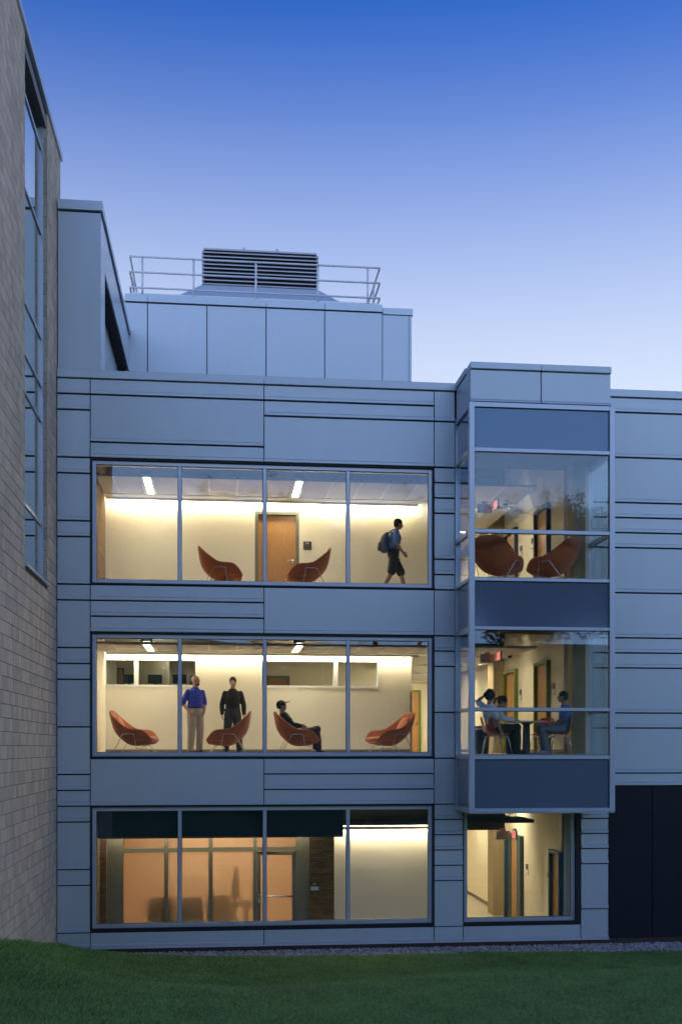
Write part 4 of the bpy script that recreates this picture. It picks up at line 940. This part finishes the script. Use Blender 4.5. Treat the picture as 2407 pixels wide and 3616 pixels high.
exit_sign(PX(1762, ey), ey, PZ(2316, 1762, ey), 'second'); exit_sign(PX(1752, ey), ey, PZ(1782, 1752, ey), 'third'); exit_sign(PX(1816, 26.4), 26.4, PZ(2945, 1816, 26.4), 'ground')
for (u, v, fl, zc) in ((1799, 2316, 'second', F2 + 2.41), (1785, 1801, 'third', F3 + 2.41)):
    t = thing('security_camera', 'dark dome security camera on the %s floor ceiling' % fl, 'camera', (PX(u, 25.9), 25.9, zc)); MB().loft([((0, 0, -0.05), (0.075, 0, 0), (0, 0.075, 0)), ((0, 0, 0.0), (0.08, 0, 0), (0, 0.08, 0))], 18).build('housing', 'trim_white', t); MB().ball((0, 0, -0.05), 0.058, n=14, m=8).build('dome', 'screen', t, True)
# ---- roller shades behind the ground floor glass
sh_e = [wx0 + 0.09, mul[0], mul[1], PX(1213, FY + 0.2)]
for a, b, l in zip(sh_e[:-1], sh_e[1:], ('beside the left brick pier', 'over the middle of the office front', 'over the office door')):
    t = thing('roller_shade', 'dark navy roller shade lowered in ground floor window %s' % l, 'shade', (a, FY + 0.21, 2.18)); zl = PZ(2957, 500, FY + 0.21) - 2.18
    MB().box(0.004, b - a - 0.004, -0.002, 0.002, zl, ZB[2][1] - 2.18 - 0.06).build('fabric', 'shade_fabric', t); MB().box(0.004, b - a - 0.004, -0.009, 0.009, zl - 0.028, zl - 0.001).build('hem_bar', 'black_plastic', t); MB().tube([(0.004, 0.03, ZB[2][1] - 2.18 - 0.03), (b - a - 0.004, 0.03, ZB[2][1] - 2.18 - 0.03)], 0.028, 10).build('roller', 'black_plastic', t, True)
# ---- ducts, pipe and loose cables above the ceilings
for (z, fl) in ((F2, 'second'), (F3, 'third')):
    t = thing('air_duct', 'round air duct above the %s floor corridor ceiling' % fl, 'duct', (6.0, 26.9, z + 2.78))
    t.location = (5.9, 25.6, z + 2.72); MB().tube([(-0.7, 0, 0), (0.75, 0, 0)], 0.16, 16).build('pipe', 'duct', t, True); MB().tube([(0.6, 0, 0), (0.66, 0, 0)], 0.175, 16).build('collar', 'duct', t, True); MB().tube([(-0.1, 0.0, 0.1), (-0.1, 0.5, 0.3), (-0.1, 0.9, 0.35)], 0.11, 12).build('branch', 'duct', t, True)
t = thing('sprinkler_pipe', 'thin sprinkler pipe under the dark ground floor ceiling', 'pipe', (PX(1245, 25.0), 25.0, 2.62)); MB().tube([(0, 0, 0), (0.75, 0, 0)], 0.014).build('pipe', 'duct', t, True); MB().tube([(0.35, 0, -0.03), (0.35, 0, 0.1)], 0.018).build('fitting', 'duct', t, True)
cb = thing('cable_coil', 'loop of loose black cable on the ground floor ceiling panel', 'cable', (PX(1790, 24.9), 24.9, 2.86))
pts = [(0.085 * math.cos(a), 0.03 * math.sin(2 * a), 0.10 * math.sin(a)) for a in np.linspace(0, 4 * math.pi, 40)]
MB().tube(pts, 0.009, 5).build('loop', 'black_plastic', cb, True)
for dx in (-0.14, 0.05, 0.12): MB().tube([(dx, 0.02, 0.35), (dx + 0.03, 0, 0.1), (dx + 0.09, 0, -0.12)], 0.008, 5).build('lead', 'black_plastic', cb, True)
# ---- things in the back rooms
def monitor(x, y, z, w_, h_, label):
    t = thing('monitor', label, 'monitor', (x, y, z)); MB().box(-w_ / 2, w_ / 2, -0.02, 0.02, 0.0, h_).build('casing', 'black_plastic', t); MB().box(-w_ / 2 + 0.015, w_ / 2 - 0.015, -0.0225, -0.0205, 0.015, h_ - 0.015).build('screen', 'screen', t)
    MB().box(-0.03, 0.03, 0.0, 0.03, -0.22, 0.0).build('stand', 'black_plastic', t); MB().box(-0.12, 0.12, -0.08, 0.1, -0.235, -0.22).build('foot', 'black_plastic', t)
for (u0, u1, l) in ((440, 474, 'dark monitor left in the first interior window'), (523, 573, 'dark monitor in the middle of the first interior window'), (610, 659, 'dark monitor by the right end of the first interior window')):
    Y = 28.2; monitor(PX((u0 + u1) / 2, Y), Y, PZ(2414, u0, Y), (PX(u1, Y) - PX(u0, Y)), PZ(2382, u0, Y) - PZ(2414, u0, Y), l)
dk = thing('work_desk', 'long desk carrying the monitors behind the first interior window', 'desk', (-0.9, 28.35, F2)); MB().box(-1.5, 1.1, -0.35, 0.4, PZ(2414, 500, 28.2) - 0.275 - F2, PZ(2414, 500, 28.2) - 0.236 - F2).build('desk_top', 'table_white', dk)
for sx in (-1.45, 1.0): MB().box(sx, sx + 0.05, -0.3, 0.35, 0, PZ(2414, 500, 28.2) - 0.276 - F2).build('leg', 'table_grey', dk)
nb = thing('pinboard', 'cork pinboard in a dark frame seen through the first interior window', 'board', (PX(400, 29.3), 29.38, PZ(2396, 400, 29.3))); MB().box(-0.28, 0.28, -0.02, 0.0, -0.28, 0.28).build('frame', 'black_plastic', nb); MB().box(-0.25, 0.25, -0.024, -0.0205, -0.25, 0.25).build('cork', 'cork', nb)
B('room_wall', 'wall_cream', bld, XL, -1.53, 29.4, 29.5, F2, F2 + 2.6)
def office_chair(x, y, rz, label):
    t = thing('office_chair', label, 'chair', (x, y, F1), rz, 'office chairs behind frosted glass')
    MB().cbox(-0.26, 0.26, -0.05, 0.05, 0.55, 1.05, 0.03).build('backrest', 'office_fabric', t); MB().cbox(-0.27, 0.27, -0.5, 0.02, 0.42, 0.52, 0.03).build('seat', 'office_fabric', t)
    for s_ in (-1, 1): MB().tube([(s_ * 0.29, -0.02, 0.45), (s_ * 0.29, -0.02, 0.68), (s_ * 0.29, -0.4, 0.68)], 0.025).build('armrest', 'office_fabric', t, True)
    MB().tube([(0, -0.22, 0.08), (0, -0.22, 0.43)], 0.03).build('post', 'table_grey', t, True)
    for k in range(5): a = k * 2 * math.pi / 5; MB().tube([(0, -0.22, 0.1), (0.3 * math.cos(a), -0.22 + 0.3 * math.sin(a), 0.05)], 0.02).build('foot', 'table_grey', t, True)
office_chair(PX(570, 25.85), 25.85, math.pi, 'dark office chair left behind the frosted pane'); office_chair(PX(672, 25.85), 25.85, math.pi + 0.2, 'wide dark office chair in the middle behind the frosted glass'); office_chair(PX(775, 26.1), 26.1, math.pi - 0.2, 'blurred office chair nearest the frosted door')
cr = thing('coat_stand', 'tall dark coat stand blurred behind the frosted glass', 'coat stand', (PX(832, 26.4), 26.4, F1)); MB().tube([(0, 0, 0.02), (0, 0, 1.75)], 0.02).build('pole', 'office_fabric', cr, True); MB().loft([((0, 0, 0.95), (0.10, 0, 0), (0, 0.08, 0)), ((0, 0, 1.35), (0.09, 0, 0), (0, 0.08, 0)), ((0, 0, 1.6), (0.04, 0, 0), (0, 0.04, 0))], 12).build('coat', 'office_fabric', cr, True); MB().loft([((0, 0, 0), (0.2, 0, 0), (0, 0.2, 0)), ((0, 0, 0.025), (0.19, 0, 0), (0, 0.19, 0))], 16).build('base', 'table_grey', cr)
tb2 = thing('meeting_table', 'dark meeting table behind the frosted office panes', 'table', (PX(700, 26.9), 26.95, F1)); MB().box(-1.3, 1.3, -0.35, 0.45, 0.70, 0.74).build('table_top', 'office_fabric', tb2)
for sx in (-1.2, 1.12): MB().box(sx, sx + 0.08, -0.25, 0.35, 0, 0.70).build('leg', 'table_grey', tb2)

# ================================================================== people (x forward, y left, z up)
def V3(*a): return Vector(a)
def limb_mb(mb, pts, rs, n=12):
    pts = [Vector(p) for p in pts]
    mb.tube(pts, rs, n)
    for p, r in zip(pts, rs): mb.ball(p, r * 0.985, n=12, m=8)
def person(label, loc, rz, J, look, cfg):
    """J: joints; look: (yaw, pitch) of the head; cfg: clothing"""
    t = thing('person', label, 'person', loc, rz)
    J = {k: Vector(v) for k, v in J.items()}
    side = (J['shL'] - J['shR']).normalized(); upv = (J['neck'] - J['pel']).normalized(); fwd = side.cross(upv).normalized()
    hside = (J['hipL'] - J['hipR']).normalized(); hf = hside.cross(V3(0, 0, 1)).normalized()
    gir = cfg.get('girth', 1.0)
    def torso(mb, e, lo=True):
        P, Wt, C, N = J['pel'], J['waist'], J['chest'], J['neck']; sh = (J['shL'] + J['shR']) / 2
        rg = []
        if lo: rg.append((P - upv * 0.10, fwd * (0.09 + e), hside * (0.12 + e)))
        if lo or e == 0: rg.append((P, fwd * (0.115 + e) * gir, hside * (0.168 + e)))
        rg += [(P.lerp(Wt, 0.55), fwd * (0.112 + e) * gir, hside.lerp(side, 0.5).normalized() * (0.158 + e) * gir),
               (Wt, fwd * (0.108 + e) * gir, side * (0.148 + e) * gir), (Wt.lerp(C, 0.5), fwd * (0.115 + e) * gir, side * (0.158 + e)), (C, fwd * (0.118 + e), side * (0.172 + e)),
               (C.lerp(sh, 0.65), fwd * (0.105 + e), side * (0.178 + e)), (sh + upv * 0.02, fwd * (0.088 + e), side * (0.165 + e)), (sh.lerp(N, 0.55), fwd * (0.072 + e), side * (0.115 + e)), (N, fwd * (0.056 + e), side * (0.062 + e))]
        mb.loft(rg, 20)
    # head frame
    yaw, pit = look; hu = (upv * 0.35 + V3(0, 0, 1) * 0.65).normalized(); hfw = (fwd - hu * fwd.dot(hu)).normalized()
    hfw = Matrix.Rotation(yaw, 3, hu) @ hfw; hs = hu.cross(hfw).normalized(); rp = Matrix.Rotation(pit, 3, hs); hfw = rp @ hfw; hu = rp @ hu
    H = J['head']; fr_ = (hfw, hs, hu)
    def hp(f, s_, u): return H + hfw * f + hs * s_ + hu * u
    b = MB(); torso(b, 0)
    limb_mb(b, [J['neck'] - upv * 0.02, H - hu * 0.06 - hfw * 0.015], [0.058, 0.054])
    b.ball(hp(-0.012, 0, 0.025), 0.094, 0.074, 0.095, 16, 12, fr_); b.ball(hp(0.022, 0, -0.03), 0.072, 0.063, 0.085, 14, 10, fr_); b.ball(hp(0.045, 0, -0.082), 0.042, 0.042, 0.03, 12, 8, fr_)
    b.loft([(hp(0.082, 0, 0.02), hs * 0.010, hfw * 0.008), (hp(0.098, 0, -0.005), hs * 0.013, hfw * 0.014), (hp(0.108, 0, -0.024), hs * 0.018, hfw * 0.016), (hp(0.092, 0, -0.034), hs * 0.014, hfw * 0.012)], 10)
    b.ball(hp(0.084, 0, -0.058), 0.014, 0.022, 0.010, 10, 6, fr_); b.ball(hp(0.078, 0, 0.028), 0.008, 0.042, 0.009, 10, 6, fr_)
    for s_ in (-1, 1): b.ball(hp(-0.008, s_ * 0.076, -0.008), 0.018, 0.012, 0.032, 10, 8, fr_)
    for s in 'LR':
        sg = 1 if s == 'L' else -1
        limb_mb(b, [J['sh' + s], J['sh' + s].lerp(J['el' + s], 0.5), J['el' + s], J['el' + s].lerp(J['wr' + s], 0.4), J['wr' + s]], [0.054, 0.047, 0.04, 0.04, 0.027])
        W_, E_ = J['wr' + s], J['el' + s]; d = (J['hd' + s] - W_).normalized(); pn = J.get('pn' + s, side * sg)      # palm normal
        pn = (pn - d * pn.dot(d)).normalized(); ac = d.cross(pn).normalized() * sg                                   # across the knuckles, thumb side first
        curl = cfg.get('curl', 0.5)
        b.loft([(W_, pn * 0.018, ac * 0.026), (W_ + d * 0.04, pn * 0.017, ac * 0.038), (W_ + d * 0.085, pn * 0.014, ac * 0.041)], 12)
        for k, (off, ln) in enumerate(((0.031, 0.068), (0.0105, 0.078), (-0.0105, 0.072), (-0.031, 0.055))):
            p0 = W_ + d * 0.078 + ac * off; d1 = (d - pn * curl * 0.45).normalized(); p1 = p0 + d1 * ln * 0.5; d2 = (d - pn * curl * 1.3).normalized(); p2 = p1 + d2 * ln * 0.55
            b.tube([p0, p1, p2], [0.0098, 0.0092, 0.008], 8)
        p0 = W_ + d * 0.025 + ac * 0.03; p1 = p0 + (d * 0.6 + ac * 0.7 - pn * 0.25).normalized() * 0.042; p2 = p1 + (d * 0.9 + ac * 0.25 - pn * 0.3).normalized() * 0.034; b.tube([p0, p1, p2], [0.014, 0.0115, 0.009], 8)
        limb_mb(b, [J['hip' + s], J['hip' + s].lerp(J['kn' + s], 0.5), J['kn' + s], J['kn' + s].lerp(J['an' + s], 0.35), J['an' + s]], [0.088, 0.074, 0.057, 0.055, 0.038])
        limb_mb(b, [J['an' + s] - V3(0, 0, 0.02), J['an' + s].lerp(J['to' + s], 0.6) - V3(0, 0, 0.005), J['to' + s]], [0.04, 0.034, 0.025])
    remeshed('body', b, 0.0085, 3, cfg.get('skin', 'skin'), t)
    for s_ in (-1, 1): MB().ball(hp(0.079, s_ * 0.030, 0.008), 0.006, 0.009, 0.0045, 8, 6, fr_).build('eye', 'eye', t, True)
    # shirt
    sm = MB(); torso(sm, 0.016, lo=cfg.get('untucked', True))
    sl = cfg['sleeve']
    for s in 'LR':
        S_, E_, W_ = J['sh' + s], J['el' + s], J['wr' + s]
        if sl == 'short': limb_mb(sm, [S_, S_.lerp(E_, 0.4), S_.lerp(E_, 0.78)], [0.066, 0.068, 0.068])
        elif sl == 'rolled': limb_mb(sm, [S_, S_.lerp(E_, 0.5), E_, E_.lerp(W_, 0.12)], [0.067, 0.068, 0.066, 0.060])
        else: limb_mb(sm, [S_, S_.lerp(E_, 0.5), E_, E_.lerp(W_, 0.5), E_.lerp(W_, 0.93)], [0.066, 0.065, 0.06, 0.055, 0.043])
    top = J['neck'] + upv * 0.012
    if cfg.get('collar'): sm.loft([(J['neck'] - upv * 0.02, fwd * 0.078, side * 0.082), (J['neck'] + upv * 0.02, fwd * 0.07, side * 0.074)], 16)
    remeshed('shirt', sm, 0.012, 4, cfg['shirt'], t)
    if cfg.get('buttons'):
        for k in range(5):
            p = J['waist'].lerp(J['neck'], 0.1 + 0.19 * k) + fwd * (0.13 * gir - 0.006 * k); MB().ball(p, 0.006, n=6, m=4).build('button', 'sign_white', t)
    # trousers or shorts
    tm = MB(); P = J['pel']
    tm.loft([(P - upv * 0.11, hf * 0.105, hside * 0.145), (P - upv * 0.04, fwd * 0.135 * gir, hside * 0.185), (P + upv * 0.085, fwd * 0.134 * gir, hside * 0.18)], 20)
    for s in 'LR':
        Hh, K, A = J['hip' + s], J['kn' + s], J['an' + s]
        if cfg.get('shorts'): limb_mb(tm, [Hh, Hh.lerp(K, 0.5), Hh.lerp(K, 0.97)], [0.105, 0.105, 0.105])
        else: limb_mb(tm, [Hh, Hh.lerp(K, 0.5), K, K.lerp(A, 0.5), A + (K - A).normalized() * 0.02], [0.108, 0.102, 0.09, 0.082, 0.076])
    remeshed('trousers' if not cfg.get('shorts') else 'shorts', tm, 0.012, 4, cfg['trousers'], t)
    if cfg.get('belt'): MB().loft([(P + upv * 0.06, fwd * 0.141 * gir, hside * 0.190), (P + upv * 0.10, fwd * 0.139 * gir, hside * 0.187)], 24).build('belt', 'leather', t)
    for s in 'LR':
        A, To = J['an' + s], J['to' + s]; f_ = (To - A); f_.z = 0; f_ = f_.normalized(); q = f_.cross(V3(0, 0, 1)); zb = min(A.z - 0.07, To.z - 0.03)
        so = MB(); base = V3(A.x, A.y, zb)
        dn = (To - V3(A.x, A.y, To.z)).length
        so.loft([(base - f_ * 0.065 + V3(0, 0, 0.045), q * 0.028, V3(0, 0, 0.04)), (base - f_ * 0.03 + V3(0, 0, 0.055), q * 0.042, V3(0, 0, 0.055)), (base + f_ * 0.04 + V3(0, 0, 0.052), q * 0.044, V3(0, 0, 0.05)), (base + f_ * 0.12 + V3(0, 0, 0.036), q * 0.05, V3(0, 0, 0.036)), (base + f_ * 0.19 + V3(0, 0, 0.028), q * 0.043, V3(0, 0, 0.028)), (base + f_ * 0.215 + V3(0, 0, 0.024), q * 0.02, V3(0, 0, 0.016))], 14)
        so.build('shoe', cfg.get('shoe', 'shoe_dark'), t, True)
    # hair / headgear
    hr = cfg.get('hair')
    if hr in ('short', 'curly', 'ponytail', 'stubble'):
        h = MB(); e = {'short': 0.010, 'curly': 0.030, 'ponytail': 0.014, 'stubble': 0.0025}[hr]
        h.ball(hp(-0.022, 0, 0.036), 0.094 + e, 0.074 + e, 0.090 + e, 18, 12, fr_)
        if hr != 'stubble': h.ball(hp(-0.045, 0, -0.015), 0.062 + e, 0.068 + e, 0.07, 14, 10, fr_)
        if hr == 'curly':
            g = random.Random(4)
            for k in range(46):
                a, p_ = g.uniform(0, 6.28), g.uniform(-0.2, 1.5); h.ball(hp(-0.026 + 0.12 * math.cos(a) * math.cos(p_) * (1 if math.cos(a) < 0.3 else 0.75), 0.10 * math.sin(a) * math.cos(p_), 0.036 + 0.11 * math.sin(p_)), g.uniform(0.018, 0.028), n=7, m=5)
        if hr == 'ponytail':
            h.ball(hp(-0.105, 0, 0.07), 0.04, 0.038, 0.035, 12, 8, fr_); h.loft([(hp(-0.12, 0, 0.075), hs * 0.03, hu * 0.03), (hp(-0.165, 0, 0.02), hs * 0.035, hfw * 0.03), (hp(-0.17, 0, -0.08), hs * 0.032, hfw * 0.026), (hp(-0.15, 0, -0.17), hs * 0.012, hfw * 0.01)], 10)
        remeshed('hair', h, 0.009, 2, 'hair_stubble' if hr == 'stubble' else 'hair_dark', t)
    if cfg.get('beard'):
        h = MB(); h.ball(hp(0.034, 0, -0.082), 0.060, 0.056, 0.042, 14, 8, fr_); h.build('beard', 'hair_stubble', t, True)
    if hr == 'beanie':
        h = MB(); h.ball(hp(-0.022, 0, 0.062), 0.10, 0.085, 0.078, 18, 12, fr_); h.ball(hp(-0.05, 0, 0.02), 0.068, 0.078, 0.07, 14, 10, fr_); h.build('beanie', 'charcoal_cloth', t, True)
    if hr == 'cap':
        h = MB(); h.ball(hp(-0.014, 0, 0.045), 0.108, 0.088, 0.088, 18, 12, fr_); h.ball(hp(-0.05, 0, 0.0), 0.075, 0.08, 0.06, 14, 8, fr_)
        h.loft([(hp(0.06, 0, 0.05), hs * 0.08, hu * 0.016), (hp(0.12, 0, 0.05), hs * 0.08, hu * 0.012), (hp(0.175, 0, 0.06), hs * 0.066, hu * 0.010), (hp(0.205, 0, 0.07), hs * 0.04, hu * 0.008)], 14)
        remeshed('cap', h, 0.007, 1, 'black_cloth', t)
    if cfg.get('glasses'):
        g = MB()
        for s_ in (-1, 1):
            g.tube([hp(0.092 + 0.002, s_ * 0.032 + 0.02 * math.cos(a), 0.006 + 0.016 * math.sin(a)) for a in np.linspace(0, 6.283, 13)], 0.0022, 5); g.tube([hp(0.092, s_ * 0.053, 0.01), hp(0.0, s_ * 0.08, 0.01)], 0.0022, 5)
        g.build('glasses', 'black_plastic', t)
    return t
STAND = dict(pel=(0, 0, .97), waist=(0.005, 0, 1.10), chest=(0, 0, 1.30), neck=(-0.01, 0, 1.50), head=(0.025, 0, 1.665), shL=(-0.01, .178, 1.405), shR=(-0.01, -.178, 1.405),
             hipL=(0, .09, .93), hipR=(0, -.09, .93), knL=(.02, .105, .51), knR=(.02, -.105, .51), anL=(-.03, .115, .085), anR=(-.03, -.115, .085), toL=(.13, .15, .03), toR=(.13, -.15, .03))
# man in the blue shirt, hands in pockets, looking to the other figure
J = dict(STAND); J.update(elL=(-.09, .275, 1.16), elR=(-.09, -.275, 1.16), wrL=(.05, .205, .985), wrR=(.05, -.205, .985), hdL=(.10, .17, .90), hdR=(.10, -.17, .90))
person('bald bearded man in a blue shirt and khaki trousers, hands in pockets', (PX(690, 25.15), 25.15, F2), R(-62), J, (R(38), 0), dict(skin='skin', shirt='shirt_blue', sleeve='rolled', trousers='khaki', beard=True, belt=True, untucked=False, collar=True, buttons=True, girth=1.16, shoe='leather'))
# figure in black, arms down
J = dict(STAND); J.update(elL=(-.04, .255, 1.14), elR=(-.04, -.25, 1.14), wrL=(.05, .26, .91), wrR=(.05, -.25, .91), hdL=(.09, .255, .81), hdR=(.09, -.245, .81), knL=(.03, .13, .51), anL=(-.02, .16, .085), toL=(.13, .2, .03), knR=(.03, -.13, .51), anR=(-.02, -.16, .085), toR=(.13, -.2, .03))
person('standing figure in a black jacket, dark trousers and short dark hair', (PX(822, 25.6), 25.6, F2), R(-88), J, (R(-8), 0), dict(skin='skin', shirt='black_cloth', sleeve='long', trousers='charcoal_cloth', hair='short', collar=True))
# person in a cap, leaning back in the lounge chair
J = dict(pel=(.47, 0, .43), waist=(.40, 0, .54), chest=(.30, 0, .73), neck=(.19, 0, .93), head=(.185, 0, 1.085), shL=(.22, .18, .87), shR=(.22, -.18, .87), elL=(.40, .30, .66), elR=(.40, -.31, .66), wrL=(.60, .22, .62), wrR=(.60, -.27, .63), hdL=(.70, .17, .60), hdR=(.70, -.24, .60),
         hipL=(.47, .09, .42), hipR=(.47, -.09, .42), knL=(.97, .14, .555), knR=(.97, -.15, .555), anL=(.98, .13, .095), anR=(1.0, -.14, .095), toL=(1.14, .15, .03), toR=(1.16, -.17, .03))
person('person in a black cap and dark clothes lounging in the orange chair', tuple(pc.location), R(2), J, (0, R(-4)), dict(skin='skin_tan', shirt='black_cloth', sleeve='long', trousers='charcoal_cloth', hair='cap', glasses=True))
# student with a backpack, mid stride
J = dict(STAND); J.update(chest=(.03, 0, 1.30), neck=(.06, 0, 1.48), head=(.125, 0, 1.64), shL=(.04, .18, 1.42), shR=(.04, -.18, 1.42), elL=(-.02, .25, 1.15), elR=(.03, -.25, 1.14), wrL=(.10, .24, .96), wrR=(.18, -.24, .95), hdL=(.16, .24, .88), hdR=(.25, -.23, .88),
         knL=(.20, .10, .53), anL=(.30, .10, .10), toL=(.46, .11, .05), knR=(-.06, -.10, .52), anR=(-.26, -.10, .13), toR=(-.12, -.11, .03))
pw = person('student in a blue printed shirt and dark shorts walking with a backpack', (PX(1388, 25.1), 25.1, F3), R(2), J, (0, R(6)), dict(skin='skin_tan', shirt='shirt_print', sleeve='short', trousers='shorts_grey', shorts=True, hair='short', shoe='shoe_light'))
bp = thing('backpack', 'rounded grey blue backpack on the walking student', 'backpack', (PX(1388, 25.1), 25.1, F3), R(2))
pk = MB(); pk.loft([((-.20, 0, .98), (0.07, 0, 0), (0, .12, 0)), ((-.22, 0, 1.03), (.105, 0, 0), (0, .155, 0)), ((-.225, 0, 1.2), (.11, 0, 0), (0, .16, 0)), ((-.19, 0, 1.36), (.085, 0, 0), (0, .14, 0)), ((-.15, 0, 1.44), (.04, 0, 0), (0, .09, 0))], 18)
remeshed('bag', pk, 0.014, 3, 'backpack', bp)
q = MB(); q.loft([((-.335, 0, 1.02), (.02, 0, 0), (0, .09, 0)), ((-.345, 0, 1.1), (.03, 0, 0), (0, .11, 0)), ((-.335, 0, 1.2), (.02, 0, 0), (0, .1, 0))], 14); q.build('pocket', 'backpack', bp, True)
for s_ in (-1, 1): MB().tube([(-.14, s_ * .10, 1.41), (-.03, s_ * .125, 1.49), (.10, s_ * .125, 1.43), (.155, s_ * .13, 1.30), (.10, s_ * .17, 1.13), (-.12, s_ * .15, 1.04)], 0.016, 6).build('strap', 'backpack', bp, True)
# seated three at the round table
SEAT = dict(pel=(-.06, 0, .55), waist=(-.09, 0, .67), chest=(-.11, 0, .87), neck=(-.10, 0, 1.07), head=(-.05, 0, 1.235), shL=(-.11, .18, 1.005), shR=(-.11, -.18, 1.005), hipL=(-.05, .09, .53), hipR=(-.05, -.09, .53),
            knL=(.40, .12, .545), knR=(.40, -.12, .545), anL=(.36, .12, .09), anR=(.40, -.13, .09), toL=(.52, .14, .03), toR=(.56, -.15, .03))
J = dict(SEAT); J.update(pel=(-.05, 0, .55), waist=(-.12, 0, .66), chest=(-.19, 0, .86), neck=(-.20, 0, 1.07), head=(-.155, 0, 1.235), shL=(-.20, .18, 1.0), shR=(-.20, -.18, 1.0), elL=(-.34, .30, 1.14), wrL=(-.27, .12, 1.24), hdL=(-.22, .05, 1.27), elR=(-.14, -.24, .72), wrR=(-.04, -.26, .47), hdR=(-.01, -.26, .38), knL=(.42, .12, .56), knR=(.44, -.06, .575), anR=(.44, -.06, .09), toR=(.60, -.06, .03))
person('curly haired man in a white t-shirt with one arm hanging down', tuple(sc0.location), R(12), J, (R(8), R(4)), dict(skin='skin_tan', shirt='tee_white', sleeve='short', trousers='black_cloth', hair='curly'))
J = dict(SEAT); J.update(waist=(-.02, 0, .665), chest=(.06, 0, .84), neck=(.14, 0, 1.02), head=(.225, 0, 1.16), shL=(.10, .165, .965), shR=(.10, -.165, .965), elL=(.24, .24, .79), wrL=(.46, .17, .755), hdL=(.56, .15, .75), elR=(.24, -.24, .79), wrR=(.46, -.19, .755), hdR=(.56, -.18, .75), pnL=(0, 0, 1), pnR=(0, 0, 1))
person('woman with a dark ponytail in a white long sleeved top, arms on the table', tuple(scb.location), R(-12), J, (R(-4), R(16)), dict(skin='skin_tan', shirt='tee_white', sleeve='long', trousers='black_cloth', hair='ponytail', girth=0.92))
J = dict(SEAT); J.update(elL=(-.08, .24, .76), elR=(-.08, -.24, .76), wrL=(.13, .14, .645), wrR=(.13, -.14, .645), hdL=(.21, .06, .63), hdR=(.21, -.06, .63), anL=(.30, .12, .09), toL=(.46, .13, .03), anR=(.33, -.13, .09), toR=(.49, -.14, .03))
person('man with glasses in a blue t-shirt and grey trousers, hands in lap', tuple(scc.location), R(172), J, (R(-6), R(0)), dict(skin='skin_tan', shirt='tee_blue', sleeve='short', trousers='jeans_grey', hair='short', glasses=True, shoe='shoe_light'))
